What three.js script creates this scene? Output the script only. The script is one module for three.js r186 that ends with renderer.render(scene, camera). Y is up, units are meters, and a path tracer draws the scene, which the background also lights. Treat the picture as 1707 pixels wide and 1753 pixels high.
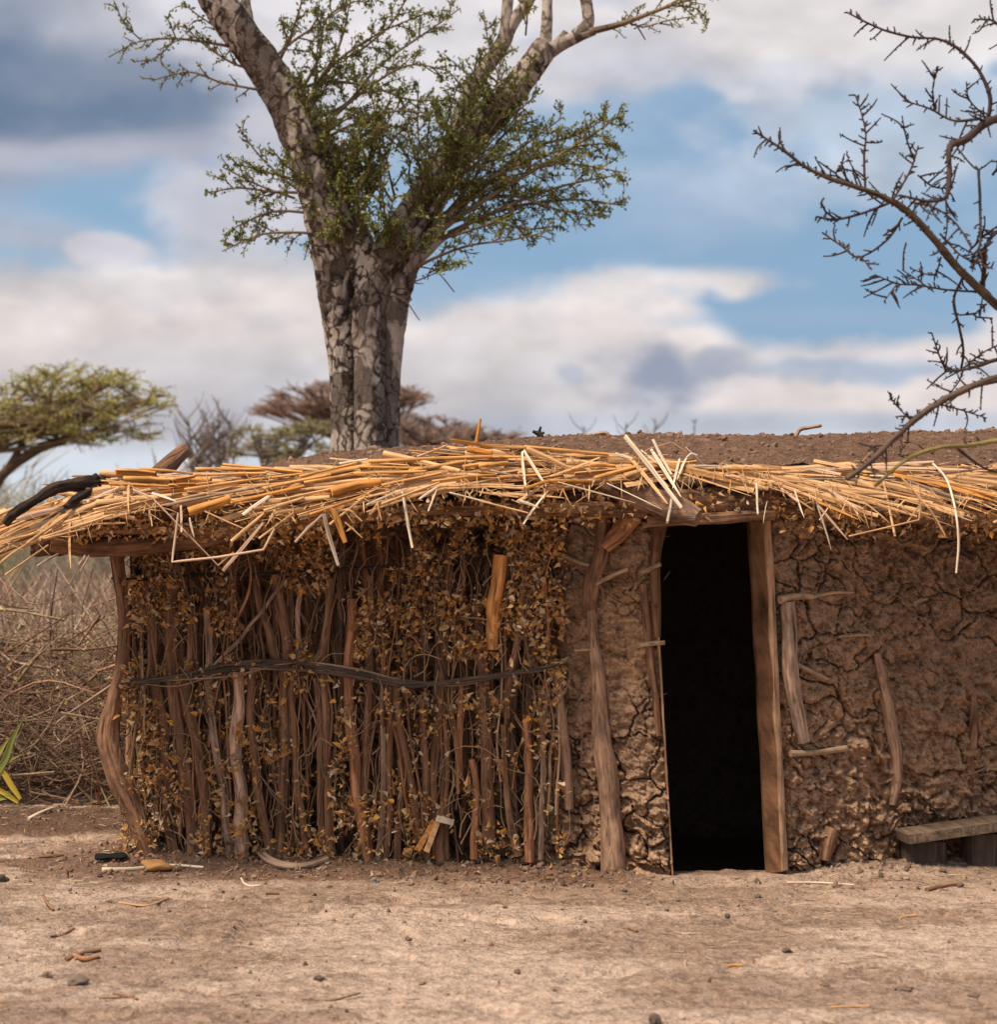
import * as THREE from 'three';
import { mergeVertices } from 'three/addons/utils/BufferGeometryUtils.js';

// ---------------------------------------------------------------- camera, sky, sun, exposure
const CX = 853.5, CY = 876.5, F = 3120, EYE = 1.4, HORIZON = 934;      // photograph: 1707 x 1753 pixels, focal length in its pixels
const PITCH = Math.atan((HORIZON - CY) / F), CP = Math.cos(PITCH), SP = Math.sin(PITCH);
const scene = new THREE.Scene();
const camera = new THREE.PerspectiveCamera(2 * Math.atan(CY / F) * 180 / Math.PI, 998 / 1024, 0.1, 3000);
camera.position.set(0, EYE, 0);
camera.rotation.x = PITCH;
camera.focus = 7.95;
camera.userData.fStop = 2.9;
const renderer = new THREE.WebGLRenderer({ antialias: true });
renderer.toneMapping = THREE.LinearToneMapping;
renderer.toneMappingExposure = 1.15;
const SKY_LEVEL = 0.9;
renderer.shadowMap.enabled = true;

const SUN = new THREE.Vector3(-0.42, 0.86, 0.27).normalize();
const sun = new THREE.DirectionalLight(new THREE.Color(1.0, 0.86, 0.68), 5.0);
sun.name = 'sun';
sun.position.copy(SUN).multiplyScalar(40).add(new THREE.Vector3(0, 0, -8));
sun.target.position.set(0, 0, -8);
sun.castShadow = true; sun.shadow.radius = 28; sun.shadow.mapSize.set(4096, 4096);
Object.assign(sun.shadow.camera, { left: -12, right: 12, top: 12, bottom: -12, near: 1, far: 90 });
scene.add(sun, sun.target);

// ---------------------------------------------------------------- numbers: random, noise
let seed = 7;
const reseed = (n) => { seed = n; };
function R() { seed = (seed + 0x6d2b79f5) | 0; let t = Math.imul(seed ^ (seed >>> 15), 1 | seed); t = (t + Math.imul(t ^ (t >>> 7), 61 | t)) ^ t; return ((t ^ (t >>> 14)) >>> 0) / 4294967296; }
const rr = (a, b) => a + (b - a) * R();
const gauss = () => (R() + R() + R() - 1.5) * 1.15;
const pick = (a) => a[Math.floor(R() * a.length)];
const clamp = (x, a = 0, b = 1) => Math.min(b, Math.max(a, x));
const lerp = (a, b, t) => a + (b - a) * t;
const sst = (a, b, x) => { const t = clamp((x - a) / (b - a)); return t * t * (3 - 2 * t); };
const hash = (x, y, z) => { let n = Math.imul(x, 374761393) ^ Math.imul(y, 668265263) ^ Math.imul(z, 1440662683); n = Math.imul(n ^ (n >>> 13), 1274126177); n = Math.imul(n ^ (n >>> 16), 1911520717); return ((n ^ (n >>> 15)) >>> 0) / 4294967296; };
function vn(x, y, z = 0) {                                              // value noise, -1..1
  const ix = Math.floor(x), iy = Math.floor(y), iz = Math.floor(z);
  let fx = x - ix, fy = y - iy, fz = z - iz;
  fx = fx * fx * (3 - 2 * fx); fy = fy * fy * (3 - 2 * fy); fz = fz * fz * (3 - 2 * fz);
  const p = (k) => lerp(lerp(hash(ix, iy, iz + k), hash(ix + 1, iy, iz + k), fx), lerp(hash(ix, iy + 1, iz + k), hash(ix + 1, iy + 1, iz + k), fx), fy);
  const a = p(0);
  return (fz ? lerp(a, p(1), fz) : a) * 2 - 1;
}
function fbm(x, y, z = 0, o = 4) { let s = 0, a = 0.5, f = 1; for (let i = 0; i < o; i++) { s += a * vn(x * f + i * 17.3, y * f - i * 9.1, z ? z * f : 0); a *= 0.5; f *= 2.03; } return s; }
function worley(x, y, k = 0) {                                          // [F1, F2, cell value]
  const ix = Math.floor(x), iy = Math.floor(y);
  let a = 9, b = 9, id = 0;
  for (let j = -1; j <= 1; j++) for (let i = -1; i <= 1; i++) {
    const cx = ix + i, cy = iy + j, dx = cx + hash(cx, cy, 11 + k) - x, dy = cy + hash(cx, cy, 23 + k) - y, d = Math.sqrt(dx * dx + dy * dy);
    if (d < a) { b = a; a = d; id = hash(cx, cy, 37 + k); } else if (d < b) b = d;
  }
  return [a, b, id];
}
function table(...pairs) {                                              // smooth look-up through [x, y] pairs
  return (x) => {
    if (x <= pairs[0][0]) return pairs[0][1];
    for (let i = 1; i < pairs.length; i++) if (x <= pairs[i][0]) { const [x0, y0] = pairs[i - 1], [x1, y1] = pairs[i], t = (x - x0) / (x1 - x0); return lerp(y0, y1, t * t * (3 - 2 * t) * 0.5 + t * 0.5); }
    return pairs[pairs.length - 1][1];
  };
}
const V = (x, y, z) => new THREE.Vector3(x, y, z);
function P(px, py, depth) {                                             // a point of the place, from where it shows in the photograph and how far off it stands
  const x = (px - CX) / F, y = (CY - py) / F, k = depth / (CP - y * SP);
  return V(x * k, EYE + (y * CP + SP) * k, -depth);
}

// ---------------------------------------------------------------- sky: air and clouds as a computed panorama
const SKY_W = 4096, SKY_H = 2048;
function skyTexture() {
  const data = new Float32Array(SKY_W * SKY_H * 4), c = [0, 0, 0];
  const over = (col, a) => { a = clamp(a); for (let i = 0; i < 3; i++) c[i] += (col[i] - c[i]) * a; };
  const L = (r, g, b) => [r, g, b].map((v) => { v /= 255; return v <= 0.04045 ? v / 12.92 : ((v + 0.055) / 1.055) ** 2.4; });
  const blueHigh = L(130, 165, 199), blueLow = L(139, 174, 204), white = L(232, 224, 221), pink = L(222, 210, 208), grey = L(178, 180, 192), slate = L(94, 119, 148), lilac = L(186, 187, 200), pale = L(212, 216, 224);
  const ell = (x, y, ex, ey, rx, ry, rim, n) => 1 - sst(1 - rim, 1 + rim, Math.hypot((x - ex) / rx, (y - ey) / ry) + n);
  for (let row = SKY_H / 2; row < SKY_H; row++) {
    const up = ((row + 0.5) / SKY_H - 0.5) * Math.PI, y = Math.sin(up), ch = Math.cos(up);
    for (let col = 0; col < SKY_W; col++) {
      const az = ((col + 0.5) / SKY_W - 0.5) * 2 * Math.PI, x = Math.cos(az) * ch, z = Math.sin(az) * ch, at = (row * SKY_W + col) * 4;
      const t = sst(0, 0.5, y);
      c[0] = lerp(blueLow[0], blueHigh[0], t); c[1] = lerp(blueLow[1], blueHigh[1], t); c[2] = lerp(blueLow[2], blueHigh[2], t);
      // clouds all round: banks that flatten towards the horizon
      const k = 1 / (y + 0.16), qx = x * k * 1.5, qz = z * k * 1.5, n = fbm(qx + 3.1, qz - 7.7, 0, 5), m = fbm(qx * 0.6 - 11, qz * 0.6 + 4, 0, 3);
      const cov = sst(-0.12, 0.22, n + 0.12);
      const cr = [0, 1, 2].map((i) => lerp(lerp(white[i], grey[i], sst(-0.1, 0.35, m)), slate[i], 0.5 * sst(0.1, 0.5, m + n * 0.5)));
      over(cr, cov * 0.92);
      // the clouds ahead, in the view
      const fz = -(z * CP - y * SP), fy = y * CP + z * SP;              // turned into the camera's frame
      if (fz > 0.5) {
        const px = CX + F * x / fz, py = CY - F * fy / fz;
        const w = sst(-1300, -350, px) * (1 - sst(2050, 3000, px)) * sst(-1300, -350, py);
        if (w > 0) {
          const keep = [...c];
          const s = 1 / 260, n1 = fbm(px * s, py * s * 1.5, 0, 6), n2 = fbm(px * s * 0.55 + 40, py * s * 1.3 + 9, 0, 6), n3 = fbm(px / 90 + 5, py / 55 - 3, 0, 5), wx = px + n1 * 70, wy = py + n2 * 46;
          const g = sst(0, 900, py);
          for (let i = 0; i < 3; i++) c[i] = lerp(blueHigh[i], blueLow[i], g) * (1 + 0.05 * n2);
          over(pale, 0.28 * sst(-0.15, 0.45, n2 + 0.1) + 0.05);                                        // thin veil
          // upper left: grey cloud with a slate belly
          const big = ell(wx, wy, 120, 90, 520, 250, 0.22, n3 * 0.28); over(lilac, big);
          over(slate, 0.95 * ell(wx, wy, 40, 140, 470, 125, 0.8, n3 * 0.4 + n1 * 0.3)); over(L(150, 158, 176), 0.6 * ell(wx, wy, 200, 120, 170, 50, 0.8, n3 * 0.9));
          over(L(118, 136, 160), 0.55 * ell(wx, wy, 330, 215, 150, 55, 0.6, n3 * 0.3));
          over(lilac, 0.75 * ell(wx, wy, 40, 255, 380, 34, 0.6, n3 * 0.5));
          over(L(205, 204, 212), 0.8 * ell(wx, wy, 300, 25, 190, 60, 0.7, n3 * 0.3));
          // upper middle, behind the tree
          over(L(224, 220, 224), 0.97 * ell(wx, wy, 660, 60, 300, 175, 0.35, n3 * 0.45));
          over(L(200, 200, 210), 0.7 * ell(wx, wy, 470, 250, 130, 90, 0.6, n3 * 0.5));
          // upper right
          over(white, 0.9 * ell(wx, wy, 1380, 30, 560, 100, 0.3, n3 * 0.55));
          over(L(205, 204, 212), 0.85 * ell(wx, wy, 1060, 95, 170, 60, 0.45, n3 * 0.55));
          over(L(190, 194, 208), 0.5 * ell(wx, wy, 1350, 120, 300, 26, 0.6, n3 * 0.5));
          over(pale, 0.5 * ell(wx, wy, 1560, 190, 260, 90, 0.55, n3 * 0.8));
          over(L(190, 196, 212), 0.5 * ell(wx, wy, 1340, 190, 40, 70, 0.6, n3 * 0.5));
          over(pale, 0.35 * ell(wx, wy, 1500, 300, 300, 40, 0.6, n3 * 0.8));
          over(L(176, 190, 212), 0.45 * ell(wx, wy, 1200, 330, 130, 60, 0.8, n3 * 0.8));
          over(L(200, 196, 206), 0.5 * sst(0.02, 0.4, n3 + n2 * 0.4) * sst(900, 1000, px) * (1 - sst(70, 150, py)));
          // middle left
          over(L(198, 198, 208), 0.92 * ell(wx, wy, 400, 350, 160, 75, 0.24, n3 * 0.4));
          over(L(190, 192, 204), 0.7 * ell(wx, wy, 60, 400, 130, 40, 0.4, n3 * 0.6));
          over(L(206, 204, 212), 0.9 * ell(wx, wy, 165, 440, 75, 34, 0.3, n3 * 0.5));
          // the long white bank
          const edge = lerp(lerp(472, 425, sst(0, 400, px)), lerp(455, 520, sst(540, 720, px)), sst(430, 560, px)), e2 = lerp(edge, 455, sst(720, 1130, px));
          const fin = lerp(e2, 585, sst(1090, 1330, px + n3 * 60)), top = lerp(fin, 560, sst(1400, 1700, px));
          over(L(133, 172, 204), 0.75 * ell(wx, py, 190, 345, 190, 62, 0.5, n3 * 0.5)); over(L(198, 198, 208), 0.85 * ell(wx, wy, 410, 350, 150, 72, 0.3, n3 * 0.5)); over(L(206, 204, 212), 0.9 * ell(wx, wy, 165, 440, 75, 34, 0.3, n3 * 0.5));
          const bank = sst(-20, 46, wy * 0.55 + py * 0.45 - top + n3 * 40);
          over(white, bank * 0.98);
          over(white, 0.9 * ell(wx * 0.5 + px * 0.5, py + n3 * 20 - 0.0002 * (px - 1190) * (px - 1190), 1190, 484, 140, 22, 0.75, n3 * 0.7));
          over(pink, 0.55 * bank * sst(470, 620, py + n2 * 120)); over(L(204, 200, 206), 0.5 * bank * sst(0.0, 0.45, n3 + 0.5 * n2));
          over(L(192, 192, 200), 0.7 * ell(wx, wy, 440, 455, 150, 26, 0.7, n3 * 0.5));
          over(grey, 0.75 * bank * sst(560, 700, py + n1 * 90) * (1 - sst(820, 1100, px)));
          over(L(206, 204, 208), 0.5 * ell(wx, wy, 760, 640, 500, 50, 0.8, n3 * 0.4));
          over(L(150, 176, 203), 0.8 * ell(px + n3 * 60, py + n3 * 22, 1450, 548, 270, 19, 0.6, n3 * 0.3));
          over(L(152, 174, 200), 0.75 * ell(px + n3 * 70, py + n3 * 24, 1480, 634, 250, 15, 0.7, n3 * 0.35));
          over(L(160, 182, 204), 0.5 * ell(px + n3 * 70, py, 1400, 722, 420, 18, 0.7, n3 * 0.4));
          over(L(146, 156, 177), 0.95 * ell(wx * 0.5 + px * 0.5, wy * 0.5 + py * 0.5, 1130, 640, 84, 46, 0.5, n3 * 0.9));
          over(L(172, 178, 193), 0.8 * ell(px, py, 1235, 624, 60, 24, 0.6, n3 * 0.8));
          over(L(170, 178, 194), 0.7 * ell(wx, wy, 990, 642, 26, 14, 0.5, n3 * 0.6));
          over(L(176, 190, 208), 0.45 * sst(690, 740, py) * sst(700, 900, px));
          over(L(214, 223, 232), 0.85 * sst(720, 800, py + n1 * 40) * (1 - sst(560, 820, px)));
          const body = sst(0.02, 0.3, c[0] - 0.22), n4 = fbm(px / 95 + 20, py / 52 + 3, 0, 6), lit = 1 + body * (0.22 * n4 + 0.12 * n1);                    // billows within the clouds
          for (let i = 0; i < 3; i++) c[i] = lerp(keep[i], c[i] * lit, w);
        }
      }
      for (let i = 0; i < 3; i++) data[at + i] = c[i] * SKY_LEVEL;
      data[at + 3] = 1;
    }
  }
  for (let i = 0; i < SKY_W * SKY_H * 2; i += 4) { data[i] = 0.3; data[i + 1] = 0.22; data[i + 2] = 0.17; data[i + 3] = 1; }
  const t = new THREE.DataTexture(data, SKY_W, SKY_H, THREE.RGBAFormat, THREE.FloatType);
  t.mapping = THREE.EquirectangularReflectionMapping; t.magFilter = t.minFilter = THREE.LinearFilter; t.needsUpdate = true;
  return t;
}
const sky = skyTexture();
scene.background = sky; scene.environment = sky;
// ---------------------------------------------------------------- helpers
const used = {};
function numbered(name) { const n = used[name] = (used[name] ?? -1) + 1; return n ? name + '_' + String(n).padStart(3, '0') : name; }
function tag(o, label, category, group, kind) { const u = o.userData; if (label) u.label = label; if (category) u.category = category; if (group) u.group = group; if (kind) u.kind = kind; return o; }
function thing(name, label, category, at, group) { const o = new THREE.Group(); o.name = numbered(name); if (at) o.position.copy(at); scene.add(o); o.updateMatrixWorld(true); return tag(o, label, category, group); }
function mesh(name, geometry, material, parent = scene) {
  const o = new THREE.Mesh(geometry, material);
  o.name = parent === scene ? numbered(name) : childName(parent, name);
  o.castShadow = o.receiveShadow = true;
  if (parent !== scene) { const p = parent.getWorldPosition(V(0, 0, 0)); if (p.lengthSq() > 0) o.position.copy(p).negate(); }  // geometry is given in the place's own axes
  parent.add(o);
  return o;
}
function childName(parent, name) { const u = parent.userData.names ??= {}; const n = u[name] = (u[name] ?? -1) + 1; return n ? name + '_' + String(n).padStart(3, '0') : name; }
function scatter(name, geometry, material, matrices, colours, parent) {  // a mass nobody could count
  const o = new THREE.InstancedMesh(geometry, material, matrices.length);
  o.name = parent ? childName(parent, name) : numbered(name);
  matrices.forEach((m, i) => o.setMatrixAt(i, m));
  if (colours) colours.forEach((c, i) => o.setColorAt(i, c));
  o.castShadow = o.receiveShadow = true; o.userData.kind = 'stuff';
  if (parent) { const p = parent.getWorldPosition(V(0, 0, 0)); o.position.copy(p).negate(); parent.add(o); } else scene.add(o);
  return o;
}
class MB {                                                              // collects tubes and sheets; build() makes ONE mesh of them
  constructor() { this.p = []; this.u = []; this.c = []; this.i = []; }
  v(x, y, z, u, w, c) { this.p.push(x, y, z); this.u.push(u, w); if (c) this.c.push(c[0], c[1], c[2]); return this.p.length / 3 - 1; }
  tube(pts, rad, o = {}) {
    const { sides = 6, smooth = true, bump, colour, cap = true, flat = 1 } = o;
    let q = pts, rs = rad;
    const n = o.seg ?? Math.max(2, pts.length * 2);
    if (smooth && pts.length > 2) { const cv = new THREE.CatmullRomCurve3(pts, false, 'centripetal'); q = []; rs = []; for (let k = 0; k <= n; k++) { const t = k / n, f = t * (pts.length - 1), a = Math.min(pts.length - 2, Math.floor(f)); q.push(cv.getPoint(t)); rs.push(lerp(rad[Math.min(a, rad.length - 1)], rad[Math.min(a + 1, rad.length - 1)], f - a)); } }
    else if (o.seg) { q = []; rs = []; for (let k = 0; k <= n; k++) { const f = k / n * (pts.length - 1), a = Math.min(pts.length - 2, Math.floor(f)); q.push(pts[a].clone().lerp(pts[a + 1], f - a)); rs.push(lerp(rad[Math.min(a, rad.length - 1)], rad[Math.min(a + 1, rad.length - 1)], f - a)); } }
    const T = V(0, 0, 0), N = V(0, 0, 0), B = V(0, 0, 0), d = V(0, 0, 0); let len = 0, first;
    const twist = o.twist ?? 0;
    for (let k = 0; k < q.length; k++) {
      T.subVectors(q[Math.min(k + 1, q.length - 1)], q[Math.max(k - 1, 0)]).normalize();
      if (!k) { N.set(0, 0, 1); if (Math.abs(T.z) > 0.9) N.set(0, 1, 0); }
      N.addScaledVector(T, -N.dot(T)).normalize(); B.crossVectors(T, N);
      if (k) len += q[k].distanceTo(q[k - 1]);
      const base = this.p.length / 3; if (!k) first = base;
      for (let s = 0; s < sides; s++) {
        const a = s / sides * 2 * Math.PI + twist; let r = rs[Math.min(k, rs.length - 1)];
        if (bump) r *= bump(len, a, k / (q.length - 1));
        d.copy(N).multiplyScalar(Math.cos(a) * flat).addScaledVector(B, Math.sin(a));
        const x = q[k].x + d.x * r, y = q[k].y + d.y * r, z = q[k].z + d.z * r, w = Math.abs(2 * s / sides - 1);
        this.v(x, y, z, w * rs[Math.min(k, rs.length - 1)] * 3.1, len, colour ? colour(len, a, x, y, z, k / (q.length - 1)) : null);
      }
      if (k) for (let s = 0; s < sides; s++) { const s2 = (s + 1) % sides, a = base - sides + s, b = base - sides + s2, c = base + s, e = base + s2; this.i.push(a, b, c, b, e, c); }
    }
    if (cap) for (const end of [0, 1]) {                                // cut ends with an edge of their own
      const from = end ? this.p.length / 3 - (end && cap ? sides : 0) : first, start = end ? first + (q.length - 1) * sides : first, ring = [];
      for (let s = 0; s < sides; s++) { const j = (start + s) * 3; ring.push(this.v(this.p[j], this.p[j + 1], this.p[j + 2], this.u[(start + s) * 2], 0.01 * s, this.c.length ? [this.c[j], this.c[j + 1], this.c[j + 2]] : null)); }
      const e = q[end ? q.length - 1 : 0], m = this.v(e.x, e.y, e.z, 0.01, 0.02, this.c.length ? [this.c[start * 3], this.c[start * 3 + 1], this.c[start * 3 + 2]] : null);
      for (let s = 0; s < sides; s++) end ? this.i.push(ring[s], ring[(s + 1) % sides], m) : this.i.push(ring[(s + 1) % sides], ring[s], m);
    }
    return this;
  }
  grid(nu, nv, f) {                                                     // f(i, j) -> [x, y, z, u, v, colour?]
    const base = this.p.length / 3;
    for (let j = 0; j < nv; j++) for (let i = 0; i < nu; i++) this.v(...f(i, j));
    for (let j = 0; j < nv - 1; j++) for (let i = 0; i < nu - 1; i++) { const a = base + j * nu + i, b = a + 1, c = a + nu, d = c + 1; this.i.push(a, b, c, b, d, c); }
    return this;
  }
  box(c, sx, sy, sz, m4, jitter = 0) {                                  // bevelled, slightly uneven block
    const g = blockGeometry(sx, sy, sz), p = g.attributes.position, base = this.p.length / 3, v = V(0, 0, 0);
    for (let k = 0; k < p.count; k++) { v.fromBufferAttribute(p, k); const h = jitter * vn(v.x * 9 + c.x * 5, v.y * 9 + c.y * 3, v.z * 9 + 1.7); v.multiplyScalar(1 + h); if (m4) v.applyMatrix4(m4); v.add(c); this.v(v.x, v.y, v.z, g.attributes.uv.getX(k) * sx, g.attributes.uv.getY(k) * Math.max(sy, sz)); }
    for (const k of g.index.array) this.i.push(base + k);
    return this;
  }
  geometry() {
    const g = new THREE.BufferGeometry();
    g.setAttribute('position', new THREE.Float32BufferAttribute(this.p, 3));
    g.setAttribute('uv', new THREE.Float32BufferAttribute(this.u, 2));
    if (this.c.length) g.setAttribute('color', new THREE.Float32BufferAttribute(this.c, 3));
    g.setIndex(this.i); g.computeVertexNormals();
    return g;
  }
  build(name, material, parent) { return mesh(name, this.geometry(), material, parent); }
}
function blockGeometry(sx, sy, sz, b = 0.08) {
  const g = new THREE.BoxGeometry(1, 1, 1, 4, 4, 4), p = g.attributes.position, e = Math.min(sx, sy, sz) * b;
  const sp = (t, s) => { const i = Math.round((t + 0.5) * 4); return [-s / 2, -s / 2 + e, 0, s / 2 - e, s / 2][i]; };
  for (let k = 0; k < p.count; k++) {
    const i = [p.getX(k), p.getY(k), p.getZ(k)], s = [sx, sy, sz], o = i.map((t, a) => sp(t, s[a])), edge = i.filter((t) => Math.abs(t) > 0.49).length;
    if (edge > 1) for (let a = 0; a < 3; a++) if (Math.abs(i[a]) > 0.49) o[a] -= Math.sign(i[a]) * e * (edge > 2 ? 0.42 : 0.29);
    p.setXYZ(k, ...o);
  }
  g.computeVertexNormals();
  return g;
}
// ---------------------------------------------------------------- materials
function tex(size, f, srgb = false) {
  const d = new Uint8Array(size * size * 4);
  for (let y = 0; y < size; y++) for (let x = 0; x < size; x++) { const v = f(x / size, y / size), a = (y * size + x) * 4; for (let k = 0; k < 3; k++) d[a + k] = clamp(Array.isArray(v) ? v[k] : v) * 255; d[a + 3] = 255; }
  const t = new THREE.DataTexture(d, size, size); t.wrapS = t.wrapT = THREE.RepeatWrapping; t.magFilter = THREE.LinearFilter; t.minFilter = THREE.LinearMipmapLinearFilter; t.generateMipmaps = true; if (srgb) t.colorSpace = THREE.SRGBColorSpace; t.needsUpdate = true;
  return t;
}
function pn(x, y, px, py) { const ix = Math.floor(x), iy = Math.floor(y); let fx = x - ix, fy = y - iy; fx = fx * fx * (3 - 2 * fx); fy = fy * fy * (3 - 2 * fy); const m = (a, n) => ((a % n) + n) % n, h = (i, j) => hash(m(i, px), m(j, py), 5); return lerp(lerp(h(ix, iy), h(ix + 1, iy), fx), lerp(h(ix, iy + 1), h(ix + 1, iy + 1), fx), fy); }
const tiled = (u, v, a, b, o) => { let s = 0, w = 0.5, t = 0; for (let k = 0; k < o; k++) { s += w * pn(u * a, v * b, a, b); t += w; w *= 0.6; a *= 2; b *= 2; } return s / t; };
const streakC = tex(256, (u, v) => clamp(0.15 + 0.75 * tiled(u + 0.06 * tiled(u, v, 4, 4, 2), v, 22, 2, 4) + 0.65 * tiled(u, v, 5, 3, 5), 0.25, 1), true);   // fibres along v, colour
const streakB = tex(256, (u, v) => 0.6 * tiled(u + 0.05 * tiled(u, v, 4, 4, 2), v, 24, 2, 4) + 0.4 * tiled(u, v, 16, 10, 4));
const grainC = tex(512, (u, v) => 0.48 + 0.55 * tiled(u, v, 48, 48, 4) + 0.33 * tiled(u, v, 10, 10, 3), true);
const grainB = tex(512, (u, v) => 0.75 * tiled(u, v, 24, 24, 5) + 0.25 * tiled(u, v, 128, 128, 2));
const rep = (t, a, b) => { const c = t.clone(); c.repeat.set(a, b); c.needsUpdate = true; return c; };
const std = (rgb, o = {}) => new THREE.MeshPhysicalMaterial({ color: new THREE.Color().setRGB(...rgb), roughness: 0.9, metalness: 0, specularIntensity: 0.35, side: THREE.DoubleSide, ...o });
const strawMap = rep(streakC, 6, 1.4), woodMap = rep(streakC, 6, 3), woodBump = rep(streakB, 6, 3);
const straw = (rgb, rough = 0.55) => std(rgb, { roughness: rough, map: strawMap });
const wood = (rgb, o = {}) => std(rgb, { roughness: 0.88, map: woodMap, bumpMap: woodBump, bumpScale: 0.009, ...o });
const M = {
  gold: straw([0.7, 0.345, 0.105]), amber: straw([0.64, 0.275, 0.065]), tan: straw([0.69, 0.4, 0.19]), pale: straw([0.8, 0.64, 0.48], 0.6), grey: straw([0.42, 0.30, 0.22], 0.75), rust: straw([0.46, 0.23, 0.085], 0.7), pink: straw([0.64, 0.43, 0.3], 0.7),
  brown: wood([0.29, 0.155, 0.09]), red: wood([0.44, 0.205, 0.105]), greyWood: wood([0.42, 0.28, 0.2]), char: wood([0.05, 0.034, 0.027]), debarked: wood([0.6, 0.27, 0.09]), palePost: wood([0.46, 0.28, 0.18]), barky: wood([0.66, 0.43, 0.3], { bumpScale: 0.012 }), plank: wood([0.21, 0.105, 0.055]), plankEdge: wood([0.52, 0.31, 0.185]), greyPlank: wood([0.21, 0.145, 0.1]), vine: wood([0.12, 0.085, 0.065]),
  twig: wood([0.5, 0.33, 0.21]), twigDark: wood([0.2, 0.115, 0.07]),
};
const leafMat = (o = {}) => new THREE.MeshPhysicalMaterial({ color: 0xffffff, roughness: 0.85, side: THREE.DoubleSide, transmission: 0.35, thickness: 0, ...o });
const dryLeaf = leafMat({ transmission: 0.3 }), greenLeaf = leafMat({ roughness: 0.6, transmission: 0.35 }), thinLeaf = leafMat({ roughness: 0.8, transmission: 0.55 });
// leaves: a bent, pointed blade about one unit long
function leafGeometry(bend, curl, wide) {
  const p = [0, 0, 0], idx = [], n = 3;
  for (let k = 1; k <= n; k++) { const t = k / (n + 1), w = wide * Math.sin(Math.PI * Math.pow(t, 0.8)) * 0.5, z = -bend * t * t; p.push(t, -w, z + curl * w, t, 0, z, t, w, z + curl * w); }
  p.push(1, 0, -bend);
  idx.push(0, 1, 2, 0, 2, 3);
  for (let k = 0; k < n - 1; k++) { const a = 1 + k * 3; idx.push(a, a + 3, a + 1, a + 1, a + 3, a + 4, a + 1, a + 4, a + 2, a + 2, a + 4, a + 5); }
  const e = 1 + (n - 1) * 3; idx.push(e, e + 3, e + 1, e + 1, e + 3, e + 2);
  const g = new THREE.BufferGeometry(); g.setAttribute('position', new THREE.Float32BufferAttribute(p, 3)); g.setIndex(idx); g.computeVertexNormals(); return g;
}
const curled = leafGeometry(0.45, 0.8, 0.62), flatLeaf = leafGeometry(0.12, 0.25, 0.5), tinyLeaf = (() => { const g = new THREE.BufferGeometry(); g.setAttribute('position', new THREE.Float32BufferAttribute([0, 0, 0, 0.5, -0.24, 0.06, 0.5, 0.24, 0.06, 1, 0, -0.05], 3)); g.setIndex([0, 1, 2, 1, 3, 2]); g.computeVertexNormals(); return g; })();
const E = new THREE.Euler(), Q = new THREE.Quaternion(), S3 = V(1, 1, 1);
const placed = (p, size, e = E.set(rr(0, 6.28), rr(0, 6.28), rr(0, 6.28))) => new THREE.Matrix4().compose(p, Q.setFromEuler(e), S3.set(size, size, size));
const shade = (rgb, v = 0.2) => { const k = 1 + rr(-v, v); return new THREE.Color().setRGB(rgb[0] * k * rr(0.93, 1.07), rgb[1] * k, rgb[2] * k * rr(0.9, 1.1)); };
function stoneGeometry(k, rough = 0.35, detail = 2) {
  let g = new THREE.IcosahedronGeometry(1, detail); g.deleteAttribute('uv'); g.deleteAttribute('normal'); g = mergeVertices(g, 1e-3);
  const p = g.attributes.position;
  for (let i = 0; i < p.count; i++) { const x = p.getX(i), y = p.getY(i), z = p.getZ(i), h = 1 + rough * fbm(x * 1.3 + k * 7, y * 1.3, z * 1.3 + 3, 3) * 1.6; p.setXYZ(i, x * h, y * h * 0.72, z * h); }
  g.computeVertexNormals(); return g;
}
const stones = [1, 2, 3, 4, 5].map((k) => stoneGeometry(k, 0.55, 3));
// ---------------------------------------------------------------- the ground
const wallDepth = table([215, 8.2], [430, 8.15], [700, 8.05], [950, 7.95], [1050, 7.85], [1150, 7.74], [1320, 7.74], [1450, 7.9], [1550, 8.0], [1700, 8.1], [2400, 8.4]);   // distance of the hut's front by picture column
const wallX = [-1.678, -1.106, -0.396, 0.246, 0.494, 0.734, 1.154, 1.51, 1.786, 2.2, 4.16];
const wallZ = table([wallX[0], -8.2], [wallX[1], -8.15], [wallX[2], -8.05], [wallX[3], -7.95], [wallX[4], -7.85], [wallX[5], -7.74], [wallX[6], -7.74], [wallX[7], -7.9], [wallX[8], -8.0], [wallX[9], -8.1], [wallX[10], -8.4]);
const bermH = table([-2.2, 0.0], [-1.68, 0.05], [-1.1, 0.03], [-0.4, 0.028], [0.246, 0.022], [0.6, 0.006], [0.8, 0], [1.14, 0], [1.25, 0.008], [1.5, 0.028], [1.786, 0.036], [2.2, 0.05], [4, 0.05]);
const nearWall = (x, z) => { const d = z - wallZ(x); return x < -1.75 ? Math.hypot(d, (x + 1.75) * 1.6) : Math.max(0, d); };
const leftMound = (x, z) => Math.exp(-(((x + 2.4) / 1.1) ** 2) - ((z + 9.25) / 0.42) ** 2);
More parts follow.
